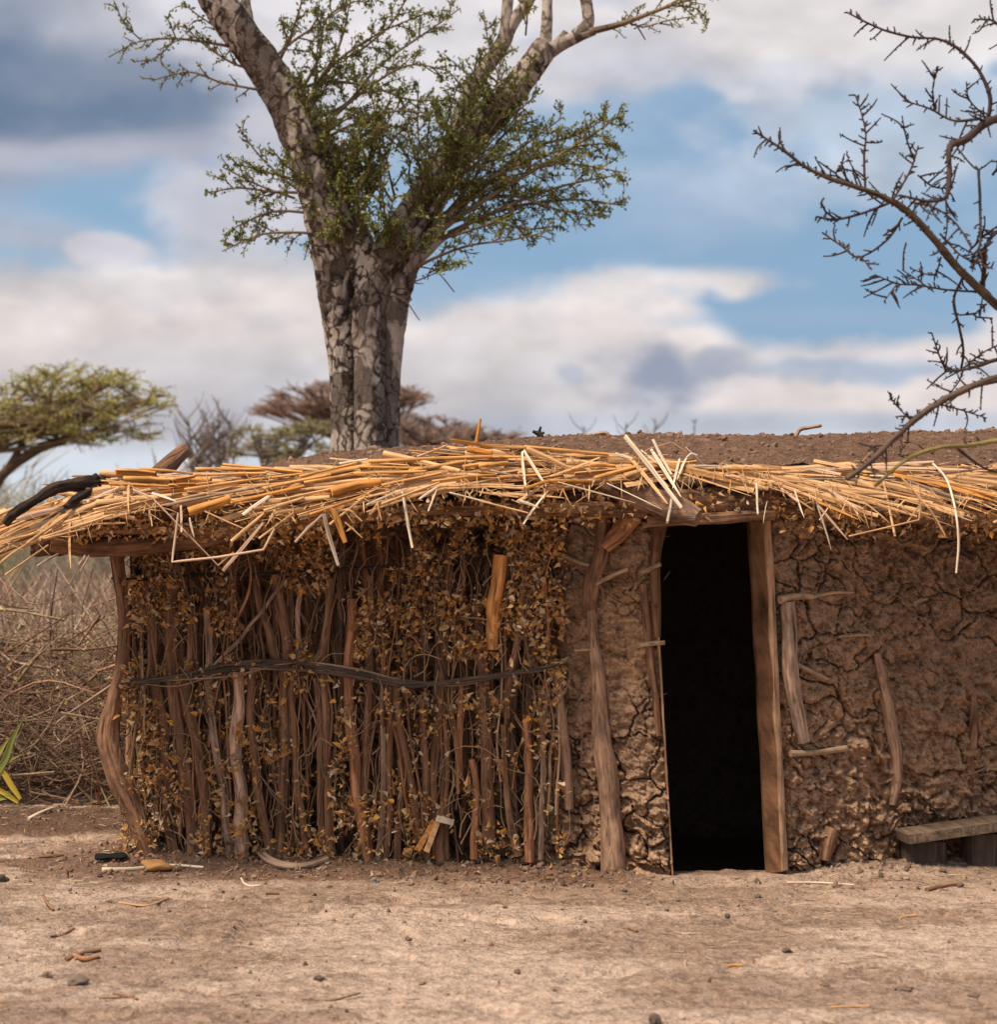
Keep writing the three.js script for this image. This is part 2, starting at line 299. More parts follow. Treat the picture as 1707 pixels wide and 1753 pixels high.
function groundHeight(x, z) {
  const far = Math.hypot(x, z + 7);
  let h = 0.012 * fbm(x * 0.9 + 4, z * 0.9, 0, 3) * (far < 14 ? 1 : 14 / far);
  if (far < 9) {
    const d = nearWall(x, z), b = 1 - sst(0.04, 0.5, d + 0.12 * fbm(x * 3, z * 4));
    h += bermH(x) * (1 - sst(0.0, 0.42, d));
    if (z < -7.86 && z < wallZ(x) - 0.1 && x > -1.6 && x < 4.1 && z > -10.5) return -0.4;                 // dug out under the hut's floor
    const lo = sst(0.55, 1, b) * (x > 0.62 && x < 1.3 ? 0.15 : 1);
    const rough = 0.55 + 1.1 * lo + 0.9 * leftMound(x, z) + 0.5 * sst(0.1, 0.5, fbm(x * 1.3 + 9, z * 2.2 - 4, 0, 3));
    h += rough * (0.008 * fbm(x * 14, z * 14, 0, 5) + 0.009 * Math.max(0, fbm(x * 38, z * 38, 0, 3)));
    const w = worley(x * 26, z * 26); if (w[2] > 0.6) h += rough * 0.006 * Math.max(0, 1 - w[0] * (1.8 + 2 * (1 - lo)));
    h += 0.05 * leftMound(x, z);
    h -= 0.016 * sst(0.12, 0.4, fbm(x * 5.5 + 2, z * 7.5, 0, 2)) * (1 - lo); h += 0.006 * sst(0.1, 0.4, fbm(x * 8 - 7, z * 9 + 3, 0, 2));                     // scuffs and dents of feet
  } else h += 0.25 * fbm(x * 0.03, z * 0.03, 0, 3) * sst(20, 120, far);
  return h;
}
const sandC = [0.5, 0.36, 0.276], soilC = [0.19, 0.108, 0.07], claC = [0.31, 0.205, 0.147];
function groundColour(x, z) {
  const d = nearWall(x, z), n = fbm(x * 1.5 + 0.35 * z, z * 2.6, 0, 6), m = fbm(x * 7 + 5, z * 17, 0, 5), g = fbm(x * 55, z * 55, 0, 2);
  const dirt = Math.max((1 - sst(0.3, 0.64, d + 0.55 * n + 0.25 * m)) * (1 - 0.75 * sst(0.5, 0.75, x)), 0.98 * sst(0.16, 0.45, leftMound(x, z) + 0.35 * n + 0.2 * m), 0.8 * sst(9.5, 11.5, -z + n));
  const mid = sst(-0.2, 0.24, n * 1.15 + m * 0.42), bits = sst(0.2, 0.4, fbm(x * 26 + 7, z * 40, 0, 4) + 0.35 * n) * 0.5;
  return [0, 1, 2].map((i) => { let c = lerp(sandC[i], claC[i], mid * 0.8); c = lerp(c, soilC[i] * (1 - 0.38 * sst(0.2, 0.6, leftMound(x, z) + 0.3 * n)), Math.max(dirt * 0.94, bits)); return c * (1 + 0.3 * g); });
}
{
  const axis = (a, b, step, ends) => { const o = []; for (let t = a; t <= b + 1e-6; t += step) o.push(t); let s = step; for (let t = a; t > ends[0];) { s *= 1.16; t -= s; o.unshift(t); } s = step; for (let t = b; t < ends[1];) { s *= 1.16; t += s; o.push(t); } return o; };
  const xs = axis(-2.3, 2.3, 0.0072, [-900, 900]), zs = axis(-9.6, -4.75, 0.0105, [-1500, 40]), b = new MB();
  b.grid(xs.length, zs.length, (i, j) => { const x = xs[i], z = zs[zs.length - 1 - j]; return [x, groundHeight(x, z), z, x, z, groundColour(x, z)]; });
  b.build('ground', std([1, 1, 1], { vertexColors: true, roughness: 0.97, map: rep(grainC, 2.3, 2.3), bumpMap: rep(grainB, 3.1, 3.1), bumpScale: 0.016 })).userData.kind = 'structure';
}

// ---------------------------------------------------------------- the hut
const HUT = thing('mud_hut', 'low mud and stick hut with reed thatched eave and dark open doorway', 'hut', V(0.25, 0, -8.1));
const place = (px, py, off = 0) => P(px, py, wallDepth(px) - off);      // on the hut's front, OFF metres before it
function mudRelief(x, y) {
  const wx = x + 0.035 * vn(x * 9, y * 9) + 0.016 * vn(x * 23, y * 23) + 0.007 * vn(x * 45, y * 45), wy = y + 0.035 * vn(x * 9 + 40, y * 9) + 0.016 * vn(x * 23 + 40, y * 23) + 0.007 * vn(x * 45 + 40, y * 45);
  const billow = (f, o) => { let s = 0, a = 0.5; for (let i = 0; i < o; i++) { s += a * Math.abs(vn(x * f + i * 31, y * f * 1.1 - i * 17)); a *= 0.55; f *= 2.1; } return s; };
  const rough = sst(1.25, 1.6, x) * 0.4 + sst(0.75, 0.1, y) * 0.55 + 0.5;
  let h = 0.022 * fbm(x * 3.2, y * 3.2, 0, 2);
  const a = worley(wx * 6.2, wy * 7.2), b = worley(wx * 15, wy * 17, 50), c = worley(wx * 34, wy * 38, 90);
  const open = sst(-0.4, 0.25, fbm(x * 2.3 + 7, y * 2.3, 0, 3));
  h -= 0.05 * open * (1 - sst(0.0, 0.022 + 0.02 * open, a[1] - a[0]));                                                 // main drying cracks
  h += 0.016 * (1 - a[0]) + 0.008 * a[2];
  const open2 = sst(-0.1, 0.35, fbm(x * 4.3 - 3, y * 4.3 + 8, 0, 3));
  h -= 0.024 * open2 * (1 - sst(0.0, 0.07, b[1] - b[0]));
  h += rough * (0.02 * Math.max(0, 0.75 - b[0]) + 0.012 * (b[2] - 0.5)) + rough * 0.017 * Math.max(0, 0.8 - c[0]);
  const rid = billow(17, 4);
  h += (0.4 + rough) * 0.04 * rid + 0.014 * fbm(x * 60, y * 60, 0, 3);
  h -= rough * 0.028 * sst(0.2, 0.4, fbm(wx * 11 + 3, wy * 13, 0, 3));                                                // pits
  h += 0.004 * sst(1.2, 1.45, y) * vn(x * 90, y * 9);
  return 1.3 * h - 0.046;
}
const mudMat = std([1, 1, 1], { vertexColors: true, roughness: 0.95, map: rep(grainC, 2.7, 2.7), bumpMap: rep(grainB, 4.3, 4.3), bumpScale: 0.02 });
const mudC = [0.54, 0.34, 0.217];
function mudColour(x, y) {
  const n = fbm(x * 2.6 + 3, y * 2.6, 0, 4), g = fbm(x * 40, y * 40, 0, 3), k = 1 + 0.2 * n + 0.3 * g, o = sst(0.0, 0.5, fbm(x * 1.7 - 5, y * 1.9, 0, 3));
  return [mudC[0] * k * (1 + 0.05 * o), mudC[1] * k, mudC[2] * k * (1 - 0.12 * o)];
}
const doorLeft = table([900, 1124], [960, 1127], [1050, 1129], [1150, 1132], [1260, 1137], [1350, 1143], [1420, 1151], [1510, 1154]);
const worldX = (px, py) => P(px, py, wallDepth(px)).x;
const pyOf = (y) => HORIZON + (EYE - y) * F / 7.8;
{
  const b = new MB(), TOP = 1.66, ROWS = 372;
  // to the right of the doorway
  const fine = 262, coarse = 60, cols = fine + coarse;
  b.grid(cols + 10, ROWS, (i, j) => {
    const y = lerp(-0.04, TOP, j / (ROWS - 1)), x0 = worldX(lerp(1322, 1344, clamp((pyOf(y) - 900) / 600)), 1200);
    const k = i - 10, x = k < 0 ? x0 : k < fine ? lerp(x0, 2.36, k / fine) : lerp(2.36, 4.2, (k - fine) / (coarse - 1)), fold = k < 0 ? -k / 10 * 0.2 : 0, h = mudRelief(x, y), round = 0.03 * (1 - sst(0, 0.06, x - x0));
    return [x + (fold ? 0.012 * h * 30 : 0), y, wallZ(x) + h - round - fold, x + fold, y, mudColour(x, y)];
  });
  // the pier between doorway and sticks
  const pc = 132;
  b.grid(pc + 12, ROWS, (i, j) => {
    const y = lerp(-0.04, TOP, j / (ROWS - 1)), x1 = worldX(doorLeft(pyOf(y)), 1200), x0 = worldX(896, 1200), k = Math.min(i, pc - 1), x = lerp(x0, x1, k / (pc - 1)), fold = i < pc ? 0 : (i - pc + 1) / 12 * 0.22;
    const h = mudRelief(x, y), low = sst(0.75, 0.2, y), round = 0.028 * (1 - sst(0, 0.05, x1 - x)), back = 0.15 * (1 - sst(worldX(lerp(938, 896, low), 1200), worldX(lerp(972, 945, low), 1200), x + 0.03 * fbm(x * 6, y * 6)));
    return [x + 0.01 * vn(3, y * 18) * (k === pc - 1 ? 1 : 0) , y, wallZ(x) + h - round - back - fold, x - fold, y, mudColour(x, y)];
  });
  // behind the sticks
  b.grid(150, 120, (i, j) => { const x = lerp(-1.69, worldX(905, 1200), i / 149), y = lerp(-0.04, TOP, j / 119), h = mudRelief(x, y) * 1.6 + 0.02 * fbm(x * 8, y * 8); return [x, y, wallZ(x) - 0.27 + h, x, y, mudColour(x, y)]; });
  // left end, back and right end
  const ring = [[-1.7, -8.38], [-1.74, -8.9], [-1.68, -9.9], [-1.3, -10.6], [0.5, -10.8], [2.6, -10.8], [3.9, -10.6], [4.2, -8.4]];
  const curve = new THREE.CatmullRomCurve3(ring.map(([x, z]) => V(x, 0, z)), false, 'centripetal');
  b.grid(160, 30, (i, j) => { const q = curve.getPoint(i / 159), y = lerp(-0.04, TOP, j / 29), h = 0.03 * fbm(q.x * 4 + q.z * 3, y * 5); return [q.x + h, y, q.z + h, i * 0.06, y, mudColour(q.x + q.z, y)]; });
  b.build('mud_wall', mudMat, HUT);
  // inside: sunken floor of trodden earth, threshold step and back wall, coloured darker than the outer mud to keep the doorway dark
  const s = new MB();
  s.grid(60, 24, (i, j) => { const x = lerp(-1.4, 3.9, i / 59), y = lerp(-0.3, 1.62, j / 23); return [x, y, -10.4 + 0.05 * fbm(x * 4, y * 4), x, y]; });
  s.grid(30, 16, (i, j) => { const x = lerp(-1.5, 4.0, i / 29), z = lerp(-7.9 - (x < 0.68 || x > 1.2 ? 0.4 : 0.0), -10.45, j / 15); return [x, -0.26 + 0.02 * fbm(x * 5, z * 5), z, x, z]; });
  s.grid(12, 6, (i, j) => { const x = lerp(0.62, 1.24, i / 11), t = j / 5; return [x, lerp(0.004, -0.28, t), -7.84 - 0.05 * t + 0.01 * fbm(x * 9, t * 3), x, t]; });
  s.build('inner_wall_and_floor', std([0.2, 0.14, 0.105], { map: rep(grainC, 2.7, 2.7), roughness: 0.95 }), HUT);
}
// roof of earth: fascia and domed top
const roofFront = table([-2.1, 1.46], [-1.85, 1.53], [-1.61, 1.633], [-1.29, 1.658], [-0.87, 1.7], [-0.62, 1.728], [-0.38, 1.762], [-0.13, 1.784], [0.11, 1.784], [0.36, 1.77], [0.61, 1.742], [0.85, 1.73], [1.35, 1.735], [1.6, 1.743], [2.1, 1.738], [4.4, 1.7]);
const roofRidge = table([-2.2, 1.53], [-1.65, 1.65], [-1.29, 1.735], [-1.1, 1.79], [-0.99, 1.82], [-0.76, 1.856], [-0.46, 1.88], [-0.16, 1.897], [0.14, 1.93], [0.44, 1.946], [0.73, 1.948], [1.03, 1.943], [1.63, 1.943], [1.93, 1.95], [2.22, 1.967], [2.55, 1.976], [4.4, 1.96]);
function roofHeight(x, z) {
  const t = clamp((-z - 7.68) / (9.3 - 7.68)), r = roofRidge(x), f = roofFront(x);
  let h = lerp(f, r, 1 - (1 - t) * (1 - t));
  if (-z > 9.3) h -= 0.34 * ((-z - 9.3) / 1.7) ** 2;
  const w = worley(x * 17, z * 17, 7), v = worley(x * 40, z * 40, 9);
  return h + 0.02 * fbm(x * 5, z * 5, 0, 3) + 0.016 * fbm(x * 20, z * 20, 0, 4) + (w[2] > 0.45 ? 0.012 * Math.max(0, 0.6 - w[0]) : 0) + (v[2] > 0.4 ? 0.009 * Math.max(0, 0.6 - v[0]) : 0);
}
{
  const b = new MB(), xs = [], zs = [];
  for (let x = -1.98; x < -1.2; x += 0.03) xs.push(x); for (let x = -1.2; x < 2.6; x += 0.0095) xs.push(x); for (let x = 2.6; x <= 4.4; x += 0.06) xs.push(x);
  for (let z = -7.69; z > -9.5; z -= 0.018) zs.push(z); for (let z = -9.5; z > -11; z -= 0.08) zs.push(z);
  const soil = (x, z) => { const n = fbm(x * 3, z * 3, 0, 4), g = fbm(x * 34, z * 34, 0, 3), k = 1 + 0.22 * n + 0.45 * g; return [0.2 * k, 0.112 * k, 0.072 * k]; };
  const under = 26, fas = 12, n = under + fas + zs.length;
  b.grid(xs.length, n, (i, j) => {
    const x = xs[i], f = roofFront(x), lower = f - 0.13 - 0.02 * fbm(x * 7, 2);
    if (j < under) { const z = lerp(-10.95, -7.72, j / (under - 1)); return [x, Math.min(lower + 0.02 * fbm(x * 6, z * 6), roofHeight(x, Math.max(z, -10.4)) - 0.09), z, x, z, soil(x, z)]; }
    if (j < under + fas) { const t = (j - under) / fas, y = lerp(lower, roofHeight(x, -7.69), t); return [x, y, -7.71 + 0.03 * fbm(x * 16, y * 20, 0, 4) + 0.02 * Math.sin(Math.PI * t), x, y, soil(x, y + 9)]; }
    const z = zs[j - under - fas]; return [x, roofHeight(x, z), z, x, z, soil(x, z)];
  });
  b.build('earth_roof', std([1, 1, 1], { vertexColors: true, roughness: 0.97, map: rep(grainC, 2.7, 2.7), bumpMap: rep(grainB, 4, 4), bumpScale: 0.02 }), HUT);
  // crumbs and clods on the roof
  reseed(21); const ms = [], cs = [];
  for (let k = 0; k < 2200; k++) { const x = rr(-1.2, 2.7), z = -7.72 - 1.75 * R(), s = 0.003 + 0.012 * R() ** 5; ms.push(placed(V(x, roofHeight(x, z) + s * 0.2, z), s)); cs.push(shade([0.2, 0.118, 0.08], 0.35)); }
  scatter('roof_crumbs', stones[0], std([1, 1, 1]), ms, cs, HUT);
}
// ---- timbers of the hut: path in the picture, width in its pixels, how far before the wall
const U = (px) => wallDepth(px) / F;                                    // metres per picture pixel on the front
const painted = new Map(), tinted = (m) => { if (!painted.has(m)) { const c = m.clone(); c.vertexColors = true; painted.set(m, c); } return painted.get(m); };
const fibre = (k) => (l, a) => { const n = fbm(l * 6 + k, Math.cos(a) * 6 + k, Math.sin(a) * 6, 3), s = sst(0.28, 0.42, fbm(l * 16 - k, Math.cos(a) * 4, Math.sin(a) * 4 + k, 3)), v = (1 + 0.75 * n) * (1 - 0.5 * s); return [v, v * (1 - 0.05 * s), v * (1 - 0.08 * s)]; };
function pole(name, mat, off, pathPx, widths, o = {}) {
  const pts = pathPx.map(([x, y, d = 0]) => place(x, y, off + d)), k = R() * 90;
  const b = new MB().tube(pts, widths.map((w) => w * 0.5 * U(600)), { sides: o.sides ?? 12, seg: o.seg ?? Math.max(10, pathPx.length * 8), colour: fibre(k), bump: (l, a) => 1 + (o.knots ?? 0.2) * fbm(l * 7 + k, Math.cos(a) * 0.9 + k, Math.sin(a) * 0.9 + 2, 3) + (o.sides > 9 ? 0.16 : 0.05) * fbm(l * 9 + k, Math.cos(a) * 5 + k, Math.sin(a) * 5, 3), twist: R() * 3, smooth: o.smooth ?? true });
  const m = b.build(name, tinted(mat), HUT);
  if (o.label) m.userData.label = o.label;
  return m;
}
reseed(31);
pole('corner_post', M.brown, 0.09, [[196, 935], [203, 985], [212, 1060], [206, 1150], [194, 1208], [184, 1262], [203, 1330], [233, 1400], [262, 1475]], [24, 23, 21, 22, 28, 40, 38, 35, 36], { sides: 36, seg: 160, label: 'bent reddish brown corner post of the hut' });
const posts = [
  ['barky', 0.06, [[408, 1150], [404, 1250], [411, 1350], [414, 1475]], [20, 23, 24, 26], 'pale post with rough flaking bark'],
  ['brown', 0.05, [[432, 1150], [429, 1240], [440, 1350], [464, 1470]], [15, 17, 18, 19]],
  ['greyWood', 0.055, [[352, 1040], [357, 1180], [372, 1300], [385, 1400], [393, 1475]], [12, 14, 15, 16, 17]],
  ['brown', 0.03, [[297, 990], [294, 1150], [312, 1300], [334, 1470]], [22, 24, 24, 26]],
  ['brown', 0.02, [[330, 1060], [318, 1200], [345, 1330], [352, 1470]], [20, 22, 24, 24]],
  ['brown', 0.05, [[505, 1150], [501, 1230], [506, 1290], [516, 1390], [526, 1470]], [12, 13, 14, 14, 15]],
  ['greyWood', 0.06, [[516, 1005], [510, 1080], [507, 1150]], [9, 9, 8]],
  ['red', 0.05, [[602, 1025], [596, 1130], [599, 1240], [609, 1350], [630, 1475]], [18, 19, 20, 21, 22], 'reddish pole right of centre among the wall sticks'],
  ['greyWood', 0.045, [[656, 1170], [657, 1300], [648, 1475]], [11, 12, 13]],
  ['brown', 0.05, [[669, 1175], [666, 1320], [659, 1475]], [11, 13, 13]],
  ['brown', 0.055, [[679, 1165], [688, 1270], [704, 1350], [722, 1455]], [16, 18, 19, 20]],
  ['brown', 0.035, [[686, 1300], [683, 1400], [680, 1475]], [13, 14, 15]],
  ['brown', 0.04, [[724, 1200], [729, 1330], [731, 1470]], [12, 14, 15]],
  ['red', 0.05, [[790, 1165], [788, 1230], [785, 1330]], [12, 14, 14]],
  ['brown', 0.03, [[816, 1040], [828, 1160], [833, 1300], [838, 1450]], [20, 22, 24, 24]],
  ['brown', 0.055, [[897, 955], [891, 1050], [876, 1150], [868, 1230]], [13, 14, 14, 13]],
  ['brown', 0.045, [[862, 1240], [869, 1370], [889, 1465]], [11, 13, 15]],
  ['red', 0.055, [[902, 1230], [905, 1370], [906, 1475]], [15, 17, 19], 'short pole with an orange foot at the right end of the sticks'],
  ['brown', 0.03, [[438, 990], [460, 1080], [484, 1150], [500, 1300]], [15, 17, 17, 16]],
  ['brown', 0.025, [[472, 980], [492, 1100], [486, 1260], [480, 1470]], [20, 22, 22, 22]],
  ['brown', 0.04, [[566, 990], [552, 1130], [560, 1300], [566, 1470]], [16, 18, 17, 17]],
  ['brown', 0.02, [[255, 980], [262, 1150], [285, 1320], [298, 1470]], [18, 20, 22, 22]],
  ['brown', 0.03, [[540, 1160], [548, 1300], [556, 1465]], [12, 14, 14]],
  ['brown', 0.02, [[634, 985], [632, 1180], [622, 1400]], [16, 18, 18]],
  ['brown', 0.03, [[756, 1150], [766, 1290], [762, 1470]], [13, 15, 16]],
  ['brown', 0.02, [[770, 975], [760, 1130], [742, 1320], [748, 1470]], [15, 16, 18, 18]],
  ['greyWood', 0.06, [[488, 995], [450, 1045], [410, 1095], [365, 1140]], [6, 7, 7, 6], 'thin stick slanting across the upper left of the sticks'],
  ['red', 0.045, [[808, 1300], [815, 1400], [812, 1470]], [13, 15, 16]],
  ['red', 0.03, [[345, 1420], [352, 1445], [356, 1478]], [12, 26, 30]],
  ['brown', 0.05, [[756, 1385], [757, 1420], [755, 1478]], [14, 18, 20]],
  ['greyWood', 0.045, [[940, 1180], [930, 1300], [926, 1470]], [9, 10, 11]],
];
for (const [mat, off, path, w, label] of posts) pole('pole', M[mat], off + 0.035, path.flatMap((p, i) => i ? [[(p[0] + path[i - 1][0]) / 2 + rr(-5, 5), (p[1] + path[i - 1][1]) / 2], p] : [p]), w.flatMap((v, i) => i ? [(v + w[i - 1]) / 2 * rr(0.8, 1), v * 0.9] : [v * 0.9]), { label, sides: 16, seg: 70, knots: mat === 'barky' ? 0.4 : 0.22 });
pole('pole', M.debarked, 0.125, [[858, 950], [852, 1005], [845, 1040], [843, 1112]], [26, 24, 26, 20], { label: 'orange debarked forked stump end among the sticks' });
pole('pole', M.debarked, 0.125, [[846, 1050], [836, 1035], [828, 1028]], [20, 15, 13], { knots: 0.1 });
for (let k = 0; k < 24; k++) {                                          // sticks of the row behind
  const x = 222 + k * 30.6 + rr(-8, 8), lean = rr(-14, 16), off = rr(-0.2, -0.09);
  pole('pole', pick([M.brown, M.red, M.brown, M.greyWood]), off, [[x, rr(905, 960)], [x + lean * 0.4 + rr(-6, 6), 1100], [x + lean * 0.7 + rr(-6, 6), 1290], [x + lean, 1478]], [rr(7, 13), rr(8, 15), rr(9, 16), rr(10, 18)], { sides: 8 });
}
// the pier's posts and the sticks laid into the mud
pole('post', M.palePost, 0.032, [[1011, 1030], [1017, 1100], [1024, 1165], [1030, 1260], [1040, 1330], [1046, 1400], [1051, 1492]], [14, 16, 22, 30, 34, 35, 42], { sides: 36, seg: 160, knots: 0.14, label: 'pale worn post set in the mud beside the doorway' });
pole('post', M.brown, 0.03, [[1036, 880], [1028, 950], [1013, 1000], [1007, 1044]], [28, 27, 27, 25], { sides: 28, seg: 60, knots: 0.3 });
pole('brace', M.red, 0.075, [[1086, 878], [1062, 908], [1036, 938]], [34, 30, 20], { sides: 24, seg: 30, knots: 0.3, label: 'short slanting brace under the eave' });
pole('post', M.palePost, 0.03, [[950, 1130], [958, 1200], [968, 1290], [975, 1385]], [17, 18, 20, 15], { knots: 0.12 });
pole('post', M.plank, 0.015, [[1131, 888], [1122, 960], [1124, 1040], [1126, 1090]], [26, 18, 16, 12], { knots: 0.12 });
pole('post', M.brown, 0.0, [[1102, 1000], [1110, 1090], [1122, 1190], [1128, 1260]], [13, 14, 13, 9]);
for (const [path, w] of [[[[1014, 1003], [1050, 985], [1076, 974]], [7, 8, 7]], [[[1100, 978], [1114, 974], [1131, 965]], [9, 9, 8]], [[[1076, 1110], [1105, 1103], [1138, 1100]], [7, 8, 7]], [[[985, 1114], [1003, 1113], [1024, 1112]], [5, 6, 6]], [[[948, 1140], [960, 1136], [975, 1133]], [8, 8, 6]],
  [[[940, 1140], [958, 1160], [980, 1182]], [4, 5, 6]], [[[963, 950], [990, 962], [1010, 968]], [8, 8, 6]], [[[1010, 968], [1022, 980], [1035, 995]], [3, 3, 2]], [[[1335, 1027], [1365, 1021], [1392, 1022]], [14, 12, 9]], [[[1392, 1022], [1430, 1014], [1462, 1014]], [9, 6, 4]], [[[1346, 1127], [1380, 1145], [1417, 1163]], [6, 8, 7]],
  [[[1354, 1290], [1400, 1288], [1428, 1284], [1450, 1281]], [11, 9, 10, 10]], [[[1436, 1090], [1470, 1087], [1494, 1087]], [4, 5, 3]], [[[1646, 1328], [1670, 1322], [1692, 1312]], [3, 4, 3]], [[[1565, 1032], [1576, 1028], [1588, 1026]], [5, 7, 5]]])
  pole('cross_stick', M.twig, 0.042, path, w, { sides: 7, knots: 0.14 });
pole('post', M.greyWood, 0.034, [[1349, 1030], [1352, 1080], [1353, 1140], [1360, 1190], [1368, 1235], [1376, 1270]], [24, 25, 26, 25, 25, 22], { sides: 24, seg: 60, knots: 0.07, label: 'smooth grey post right of the door jamb' });
pole('post', M.palePost, 0.03, [[1503, 1118], [1512, 1170], [1522, 1220], [1532, 1290], [1534, 1340], [1528, 1378]], [12, 20, 22, 23, 18, 11], { sides: 24, seg: 70, knots: 0.12, label: 'slim curved post showing through the mud' });
pole('post', M.brown, 0.02, [[1502, 1255], [1507, 1275], [1500, 1305]], [18, 15, 12]);
pole('post', M.brown, 0.02, [[1668, 1190], [1668, 1250], [1662, 1310], [1663, 1395]], [10, 16, 18, 10]);
pole('post', M.brown, 0.03, [[1425, 1418], [1416, 1445], [1412, 1472]], [24, 26, 22], { knots: 0.2 });
// door jamb: a sawn board, broad face turned into the doorway, with its pale sawn edge
function board(name, mat, a, b, c, d, depth, o = {}) {                  // a, b: left and right at the top, c, d: at the foot (picture points), with thickness
  const g = new MB(), n = 30, q = [a, b, c, d];
  const f = (s, t, back) => { const x = lerp(lerp(q[0][0], q[1][0], s), lerp(q[2][0], q[3][0], s), t), y = lerp(lerp(q[0][1], q[1][1], s), lerp(q[2][1], q[3][1], s), t), p = P(x + (o.wobble ?? 1.5) * vn(t * 9 + (s > 0.5 ? 5 : 0), 4) * (s === 0 || s === 1 ? 1 : 0), y, lerp(o.z0 ?? 7.7, o.z1 ?? 7.7, s)); p.z -= back; return p; };
  const ring = []; for (const [s, back] of [[0, depth], [0, 0.006], [0.08, 0], [0.5, 0], [0.92, 0], [1, 0.006], [1, depth], [0.5, depth]]) ring.push([s, back]);
  g.grid(ring.length + 1, n, (i, j) => { const [s, back] = ring[i % ring.length], p = f(s, j / (n - 1), back); return [p.x, p.y, p.z, p.x - p.z, p.y]; });
  for (const t of [0, 1]) g.grid(2, 2, (i, j) => { const p = f(i, t, j * depth); return [p.x, p.y, p.z, p.x, p.z]; });
  return g.build(name, mat, HUT);
}
board('door_jamb', M.plank, [1283, 893], [1311, 893], [1313, 1495], [1345, 1492], 0.05, { z0: 7.8, z1: 7.72 });
board('jamb_edge', M.plankEdge, [1310, 892], [1321, 890], [1340, 1491], [1351, 1489], 0.05, { z0: 7.705, z1: 7.72, wobble: 3 });
board('door_post', M.plankEdge, [1127, 1090], [1130, 1090], [1151, 1503], [1154, 1503], 0.04, { z0: 7.735, z1: 7.735, wobble: 1 });
// beams under the eave
function beam(mat, path, w, label) { const k = R() * 50, m = new MB().tube(path.map((p) => P(...p)), w.map((v) => v * 0.5 * 7.7 / F), { sides: 28, seg: 110, colour: fibre(k), bump: (l, a) => 1 + 0.34 * fbm(l * 5 + k, Math.cos(a) * 1.3, Math.sin(a) * 1.3 + 3, 4) + 0.3 * fbm(l * 4 + k, Math.cos(a) * 5 + k, Math.sin(a) * 5, 3) }).build('beam', tinted(mat), HUT); if (label) m.userData.label = label; return m; }
beam(M.brown, [[84, 928, 7.72], [160, 936, 7.8], [260, 930, 7.95], [420, 905, 8.0]], [30, 36, 36, 34], 'dark log jutting out left under the thatch');
beam(M.brown, [[700, 870, 7.86], [860, 868, 7.8], [1000, 872, 7.72], [1110, 876, 7.66]], [24, 28, 26, 26]);
beam(M.brown, [[1108, 893, 7.58], [1200, 888, 7.57], [1326, 881, 7.58]], [22, 20, 20], 'lintel pole over the doorway');
beam(M.brown, [[1060, 845, 7.6], [1180, 858, 7.62], [1330, 858, 7.66]], [40, 46, 44]);
beam(wood([0.36, 0.215, 0.145], { bumpScale: 0.012 }), [[1010, 812, 7.8], [1090, 846, 7.6], [1150, 868, 7.52], [1196, 886, 7.47]], [34, 46, 48, 30], 'broken rafter end over the pier');
beam(M.brown, [[1300, 862, 7.7], [1500, 880, 7.72], [1720, 890, 7.76], [2050, 890, 7.9]], [26, 26, 26, 26]);
beam(M.brown, [[120, 905, 7.75], [420, 900, 7.78], [760, 868, 7.74]], [22, 24, 24]);
beam(M.brown, [[318, 770, 7.95], [290, 795, 7.9], [262, 822, 7.82]], [24, 30, 30], 'dark broken log end sticking up behind the reeds');
// vines that bind the sticks
for (let k = 0; k < 6; k++) {
  const j = () => rr(-8, 8);
  pole('binding_vine', k < 4 ? M.vine : M.greyWood, 0.13, [[rr(190, 225), 1172 + j()], [300, 1156 + k * 3 + j()], [400, 1141 + k * 3 + j()], [500, 1140 + j()], [600, 1150 + j()], [700, 1167 + j()], [780, 1166 + j()], [860, 1156 + j() * 0.5], [rr(915, 935), 1144 + j() * 0.5], [k ? 940 : 972, k ? 1141 : 1134]], [4, 5, 6, 6, 6, 6, 6, 7, 7, 6].map((v) => v * (k < 3 ? 1 : 0.6)), { sides: 8, seg: 90 });
}
pole('binding_vine', M.char, 0.085, [[190, 990], [260, 992], [340, 984], [420, 984], [560, 975], [700, 968], [800, 958], [880, 952]], [5, 6, 6, 6, 6, 6, 6, 5], { sides: 6 });
